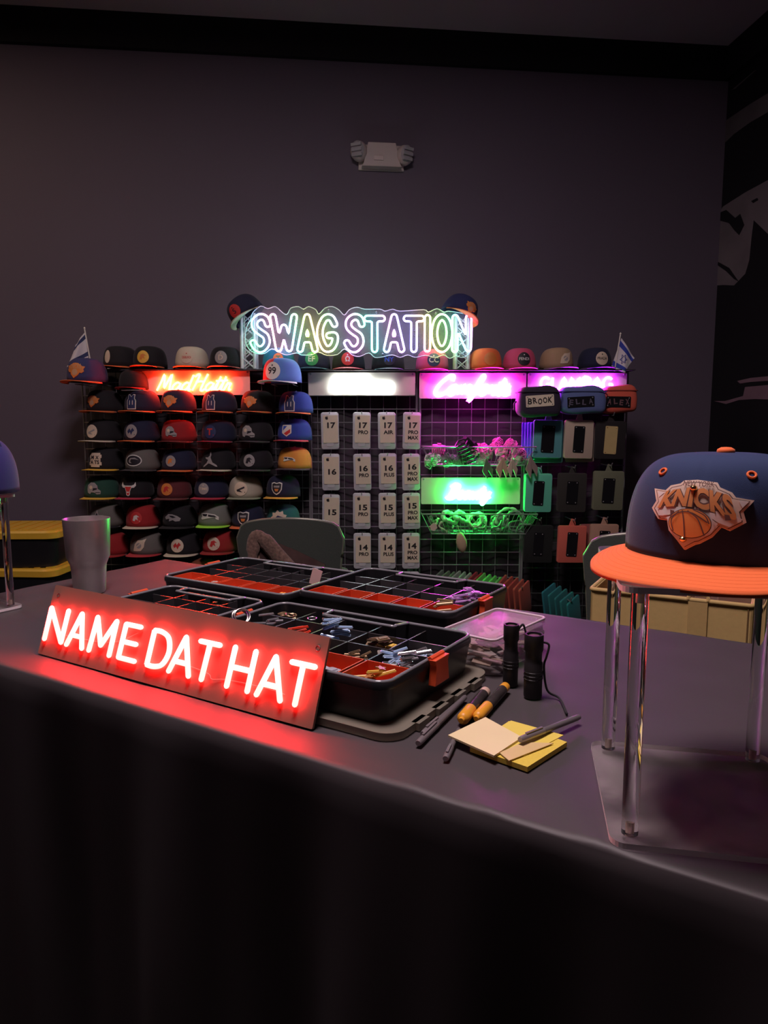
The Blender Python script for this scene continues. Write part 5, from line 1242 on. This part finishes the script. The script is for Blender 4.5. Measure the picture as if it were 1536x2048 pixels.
def charm(kind, m, org, cell, dz, label, group, sc_=1):
    key = (kind, m.name)
    if key not in CMM: CMM[key] = CM[kind].mesh('charm', m)
    t, cells, fl = org; (cx, cy), (cw, ch), j = cells[cell]
    lx = cx+rnd(-.5, .5)*(cw-.036); ly = cy+rnd(-.5, .5)*max(.004, ch-.034); M = Matrix.Translation(t.location) @ Matrix.Rotation(TROT, 4, 'Z')
    p_ = M @ Vector((lx, ly, fl+dz))
    nm = {'pin': 'metal_pin', 'ring': 'metal_ring', 'star': 'star_charm', 'tile': 'letter_tile', 'packet': 'plastic_bag'}[kind]
    o = link(nm, CMM[key], None, p_, (rnd(-.25, .25), rnd(-.25, .25), rnd(-.6, .6)+TROT+.9)); o.scale = (sc_*1.05,)*3; tag(o, label, {'pin': 'pin', 'ring': 'ring', 'star': 'charm', 'tile': 'tile', 'packet': 'bag'}[kind], group)
def fill(org, cell, items, where, base=.006):
    base = base+.006; items = [(k_, m_, int(n_*1.5+.5) if k_ != 'packet' else n_, a_, s_) for k_, m_, n_, a_, s_ in items]
    for k, (kind, m, n, adj, sc_) in enumerate(items):
        for i in range(n): charm(kind, m, org, cell, base+.0035*i+.004*k, '%s %s in %s' % (adj, {'pin': 'pin', 'ring': 'ring', 'star': 'star charm', 'tile': 'letter tile', 'packet': 'little plastic bag'}[kind], where), '%s %ss in %s' % (adj, kind, where), sc_)
BRZ = mat('bronze_charm', (.40, .28, .17), .35, .7, noise=.2); WHT = plast((.72, .68, .62)); BLU = mat('ice_blue_plastic', (.45, .60, .80), .2, .2, noise=.1); YLP = plast((.75, .5, .10)); MAG = mat('violet_lit_charm', (.6, .35, .7), .2, .3, noise=.1); RDP = plast((.7, .05, .02))
# cells are indexed column*ny+row
fill(oD, 4*4+0, [('star', AMB, 4, 'amber', 1), ('packet', AMB, 1, 'amber', .9), ('pin', YLP, 2, 'yellow', 1.1)], 'the nearest corner bin of the front right organizer', .014)
fill(oD, 3*4+0, [('packet', CLR, 3, 'clear', 1.1)], 'the second orange bin from the near corner', .014)
fill(oD, 4*4+1, [('pin', BLU, 6, 'ice blue', 1), ('pin', SILV, 5, 'silver', 1), ('packet', WHT, 1, 'white', 1)], 'the bin behind the near corner bin', .012)
fill(oD, 3*4+1, [('pin', BRZ, 5, 'bronze', .9)], 'the bin behind the clear bags')
fill(oD, 4*4+2, [('pin', SILV, 3, 'silver', 1.3), ('packet', BLU, 1, 'ice blue', 1)], 'the bin beside the orange latch', .012)
fill(oD, 3*4+2, [('tile', BRZ, 6, 'bronze', 1), ('tile', YLP, 2, 'golden', .9)], 'the centre bin of the front right organizer', .01)
fill(oD, 2*4+2, [('pin', BLU, 8, 'pale blue', 1.1)], 'the bin of pale blue pins', .014)
fill(oD, 1*4+2, [('pin', RDP, 4, 'orange red', 1)], 'the bin left of the pale blue pins', .012)
fill(oD, 1*4+3, [('ring', SILV, 6, 'silver', 1)], 'the far bin of the front right organizer')
fill(oD, 0*4+3, [('ring', BRZ, 5, 'bronze', 1)], 'the far left bin of the front right organizer')
fill(oD, 0*4+2, [('pin', SILV, 5, 'silver', 1)], 'the left end bin of the front right organizer', .012)
fill(oD, 2*4+1, [('pin', BRZ, 4, 'bronze', .9)], 'the bin just right of the sign end')
fill(oD, 2*4+0, [('tile', BRZ, 4, 'bronze', .9)], 'the orange bin next to the sign end', .012)
fill(oB, 4*4+0, [('pin', BRZ, 6, 'brown', 1.1)], 'the nearest orange bin of the rear right organizer', .018)
fill(oB, 4*4+1, [('pin', MAG, 6, 'violet lit', 1.1)], 'the right end bin of the rear right organizer', .016)  # violet neon light is painted into these charm colours
fill(oB, 4*4+2, [('tile', MAG, 5, 'violet lit', 1)], 'the bin beside the rear latch', .016)
fill(oB, 2*4+1, [('pin', SILV, 3, 'silver', .9)], 'the middle bin of the rear right organizer')
fill(oB, 1*4+0, [('tile', AMB, 3, 'amber', .8)], 'the second orange bin of the rear right organizer')
fill(oA, 1*4+0, [('star', WHT, 3, 'pale', .9)], 'the second orange bin of the rear left organizer', .01)
fill(oA, 4*4+0, [('tile', YLP, 2, 'cream yellow', 1.2)], 'the right end orange bin of the rear left organizer', .016)
fill(oA, 3*4+1, [('star', RDP, 3, 'red', .7)], 'the middle of the rear left organizer')
fill(oC, 2*4+3, [('star', BRZ, 4, 'bronze', .8)], 'the far bin of the front left organizer', .012)
fill(oC, 3*4+1, [('pin', SILV, 4, 'silver', 1)], 'the right end bin of the front left organizer', .014)
# white card standing in the bin, card stuck up behind, ring on the organizer corner
def card(u, v, z, w, h, tilt, rz, col, label, name='paper_card'):
    p_ = atz(u, v, TT+z); mb = MB(); mb.prism(rrect(w, h, .002, 2), 0, .0015, M=Matrix.Translation((0, 0, h/2)) @ XZ); o = mb.build(name, plast(col, .5), loc=p_, rot=(R(tilt), R(12), R(rz))); tag(o, label, 'card'); return o
card(783, 1330, .038, .05, .022, -25, 45, (.62, .55, .50), 'small white plastic card standing in a bin near the corner')
card(628, 1170, .055, .026, .034, -10, -35, (.55, .36, .34), 'pinkish tag sticking up where the rear organizers meet')
mb = MB(); mb.tube([(.013*math.cos(2*PI*k/24), .013*math.sin(2*PI*k/24), 0) for k in range(24)], .0022, 8, closed=True); mb.tube([(.013*math.cos(2*PI*k/24)+.003, .013*math.sin(2*PI*k/24), .004) for k in range(24)], .002, 8, closed=True)
pz_ = atz(480, 1234, TT+.072); o = mb.build('key_ring', STEEL, loc=pz_, rot=(R(50), R(10), R(20)), smooth='all'); tag(o, 'metal key ring resting on the corner between the front organizers', 'key ring')

# ---- tumbler
tp = atz(180, 1185, TT); 
t = thing('steel_tumbler', 'brushed steel insulated tumbler standing at the left of the table', 'tumbler', (tp.x, tp.y+.0, TT+.0015))
mb = MB(); h = .172; mb.lathe([(0, 0), (.033, 0), (.035, .003), (.0385, .058), (.0395, .066), (.0445, .078), (.0475, .084), (.0515, h-.003), (.0515, h), (.0495, h), (.0485, h-.004), (.045, .09), (.036, .06), (.033, .01), (0, .01)], 64)
BR = mat('brushed_steel', (.78, .70, .68), .36, .88, noise=.06, nscale=90); mb.build('cup_body', BR, t, smooth=True)
# ---- clear box; the violet sign's pink light is put into the lid colour
cN = atz(988, 1283, TT+.060); cL = atz(887, 1259, TT+.060); cR_ = atz(1094, 1235, TT+.060)
ax = (cR_-cN); axl = ax.length; ax.normalize(); ay = Vector((-ax.y, ax.x, 0)); wd = .098
bc = cN+ax*axl/2+ay*wd/2
t = thing('clear_plastic_box', 'lidded clear plastic box full of small tags beside the flashlights', 'plastic box', (bc.x, bc.y, TT+.0012), math.atan2(ax.y, ax.x))
mb = MB(); a = rrect(axl*.9, wd*.88, .015, 5); b = rrect(axl*.97, wd*.96, .010, 5); n = len(a); c2 = rrect(axl, wd, .010, 5)
CB1 = haze_sheet('cloudy_plastic', (.42, .38, .38), .45)
mb.add([(x, y, 0) for x, y in a]+[(x, y, .030) for x, y in b]+[(x, y, .032) for x, y in c2]+[(x, y, .036) for x, y in c2]+[(x, y, .038) for x, y in b]+[(x, y, .048) for x, y in b], [tuple(range(n))[::-1]]+[(k*n+i, k*n+(i+1) % n, (k+1)*n+(i+1) % n, (k+1)*n+i) for k in range(5) for i in range(n)]); mb.build('box_body', CB1, t, smooth=True)
mb = MB(); mb.prism(rrect(axl*1.0, wd*1.0, .010, 5), .048, .058); mb.build('lid', haze_sheet('cloudy_pink_lit_lid', (.62, .45, .52), .35), t, smooth=True)
mb = MB(); mb.tube([(x, y, .059) for x, y in rrect(axl*.985, wd*.985, .010, 5)], .0022, 6, closed=True); mb.build('lid_rim', mat('milky_rim', (.65, .5, .58), .3, noise=.05), t, smooth='all')
TG = [plast((.62, .40, .44), .4), plast((.66, .50, .40), .4), plast((.50, .35, .30), .4), plast((.60, .52, .50), .4)]
Mx = Matrix.Translation((bc.x, bc.y, TT)) @ Matrix.Rotation(math.atan2(ax.y, ax.x), 4, 'Z'); tgm = []
for m in TG:
    mb = MB(); mb.box((0, 0, 0), (.030, .012, .0018)); tgm.append(mb.mesh('small_tag', m))
for i in range(44):
    x_, y_ = rnd(-.42, .42)*axl, rnd(-.38, .38)*wd
    drop(tgm[i % 4], 'small_tag', Mx @ Vector((x_, y_, .010+.035*(i/44))), (rnd(-.2, .2), rnd(-.2, .2), rnd(0, 3)), 'small pale tag loose inside the clear plastic box', 'tag', 'small tags in the clear box')
# ---- flashlights
def torch(u, v, r, h, label, strap):
    p_ = atz(u, v, TT); t = thing('flashlight', label, 'flashlight', (p_.x, p_.y+r, TT+.0015), 0, 'black pocket flashlights standing on end')
    mb = MB(); mb.lathe([(0, 0), (r*.92, 0), (r*.96, .002), (r*.96, h*.55), (r*.86, h*.57), (r*.86, h*.72), (r, h*.75), (r, h-.002), (r*.95, h), (r*.78, h), (r*.76, h-.004), (0, h-.004)], 32); mb.build('barrel', mat('flashlight_black', (.014, .012, .014), .5, noise=.2), t, smooth=True)
    mb = MB(); mb.lathe([(0, .0015), (r*.55, .001), (r*.60, -.001), (r*.60, -.004)], 20, (0, 0, h-.003)); mb.build('tail_switch', plast((.10, .05, .06), .5), t, smooth=True)
    for k in range(3): pass
    mb = MB(); mb.tube([(r*.97*math.cos(a_)*1, r*.97*math.sin(a_), h*.3+k*.005) for k in range(3) for a_ in [2*PI*q/20 for q in range(20)]], .0008, 4); mb.build('knurling', BLACKP, t)
    P = [Vector(q)-Vector(t.location) for q in strap]; mb = MB(); mb.tube(smooth_path(P, 6), .0016, 6); mb.build('wrist_strap', BLACKC, t, smooth='all'); return t
f1 = atz(1023, 1377, TT); f2 = atz(1069, 1402, TT)
torch(1023, 1377, .0115, .093, 'black flashlight standing nearer the clear box', [(f1.x+.010, f1.y+.012, TT+.085), (f1.x+.017, f1.y+.012, TT+.094), (f1.x+.022, f1.y+.012, TT+.080), (f1.x+.026, f1.y+.008, TT+.066)])
e_ = atz(1134, 1428, TT+.003)
torch(1069, 1402, .0135, .092, 'black flashlight standing nearer the sticky notes with its strap on the cloth', [(f2.x+.012, f2.y+.012, TT+.082), (f2.x+.021, f2.y+.012, TT+.078), (f2.x+.018, f2.y+.011, TT+.062), (f2.x+.015, f2.y+.013, TT+.045), (f2.x+.020, f2.y+.010, TT+.012), (f2.x+.035, f2.y, TT+.004), (e_.x, e_.y, TT+.003)])
# ---- pens and markers
def pen(u0, v0, u1, v1, r, kind, label, dz=0, dz2=None):
    a = atz(u0, v0, TT+r+dz); b = atz(u1, v1, TT+r+(dz if dz2 is None else dz2)); e = b-a; L = e.length; t = thing('marker' if kind == 'marker' else 'paint_pen', label, 'marker' if kind == 'marker' else 'pen', a, group='markers' if kind == 'marker' else 'slim pens on the cloth')
    t.rotation_mode = 'QUATERNION'; t.rotation_quaternion = e.to_track_quat('X', 'Z'); t.location.z += .0014; Q = Matrix.Rotation(PI/2, 4, 'Y')
    def lt(prof, nm, m):
        mb = MB(); mb.M = Q; mb.lathe(prof, 24); mb.build(nm, m, t, smooth=True)
    if kind == 'pen':
        lt([(0, 0), (r*.8, 0), (r*.95, .003), (r, .008), (r, L*.36), (r*.98, L*.37)], 'cap', PGREY)
        lt([(r*.88, L*.36), (r*.9, L*.37), (r*.9, L-.004), (r*.75, L), (0, L)], 'barrel', PGREY2)
        mb = MB(); mb.box((L*.22, 0, r+.0012), (L*.26, .003, .0012)); mb.build('clip', PGREY, t)
    else:
        lt([(0, 0), (r*.45, 0), (r*.55, .004), (r*.9, .006), (r*1.05, .009), (r*1.05, L*.36), (r*.95, L*.37)], 'cap', MYEL)
        lt([(r*.85, L*.36), (r*.98, L*.37), (r*.98, L*.86), (r, L*.87)], 'barrel', MDRK)
        lt([(r*.98, L*.87), (r*1.0, L*.88), (r*.97, L-.003), (r*.7, L), (0, L)], 'end_cap', MEND if 'pale' in label else MYEL)
    return t
PGREY = mat('silver_pen_grey', (.30, .26, .27), .35, .5, noise=.08); PGREY2 = mat('silver_pen_barrel', (.20, .175, .18), .35, .4, noise=.08)
MYEL = mat('marker_yellow', (.78, .34, .03), .4, noise=.05); MDRK = mat('marker_barrel', (.05, .04, .04), .25, .2, noise=.4, nscale=60); MEND = plast((.60, .42, .32))
pen(836, 1489, 930, 1396, .0042, 'pen', 'grey pen lying nearest the clear organizer lid, cap towards the viewer')
pen(845, 1470, 926, 1400, .0040, 'pen', 'grey pen tucked just behind its twin beside the clear lid')
pen(891, 1520, 918, 1462, .0040, 'pen', 'grey pen poking out from under the orange capped marker')
pen(922, 1444, 972, 1384, .0078, 'marker', 'fat marker with orange cap and pale end, left of the pair')
pen(952, 1440, 1012, 1374, .0072, 'marker', 'fat marker with orange tip at both ends, right of the pair')
pen(1040, 1482, 1158, 1436, .0042, 'pen', 'grey lettered pen lying across the yellow sticky notes', .0105, .004)
# ---- sticky notes
def pad(corners, z0, h, m, name, label, cat='sticky notes'):
    P = [atz(u, v, TT+z0+h) for u, v in corners]; c_ = sum(P, Vector())/len(P); c_.z = TT+z0
    mb = MB(); n = len(P); vs = [(p_.x-c_.x, p_.y-c_.y, 0) for p_ in P]+[(p_.x-c_.x, p_.y-c_.y, h) for p_ in P]
    mb.add(vs, [tuple(range(n))[::-1], tuple(range(n, 2*n))]+[(i, (i+1) % n, n+(i+1) % n, n+i) for i in range(n)])
    o = mb.build(name, m, loc=c_); tag(o, label, cat, 'yellow sticky notes'); return o
YN = mat('yellow_note', (.74, .58, .10), .7, noise=.05, nscale=20); PN = mat('pale_note', (.76, .62, .36), .7, noise=.04, nscale=20); YE = mat('yellow_pad', (.70, .52, .07), .7, noise=.15, nscale=300)
pad([(1018, 1442), (1134, 1484), (1055, 1534), (940, 1494)], .0015, .006, YE, 'sticky_note_pad', 'bright yellow sticky note pad at the bottom of the pile')
pad([(1022, 1441), (1127, 1470), (1048, 1512), (960, 1478)], .0078, .0006, YN, 'sticky_note', 'single yellow note on top of the pad')
pad([(896, 1470), (971, 1434), (1044, 1474), (988, 1511)], .0088, .0024, PN, 'sticky_note', 'pale square note block lying furthest left')
pad([(999, 1505), (1046, 1484), (1107, 1486), (1018, 1521)], .0088, .0010, mat('beige_note', (.66, .48, .22), .6, noise=.1), 'sticky_note', 'narrow beige strip note lying across the yellow pad')
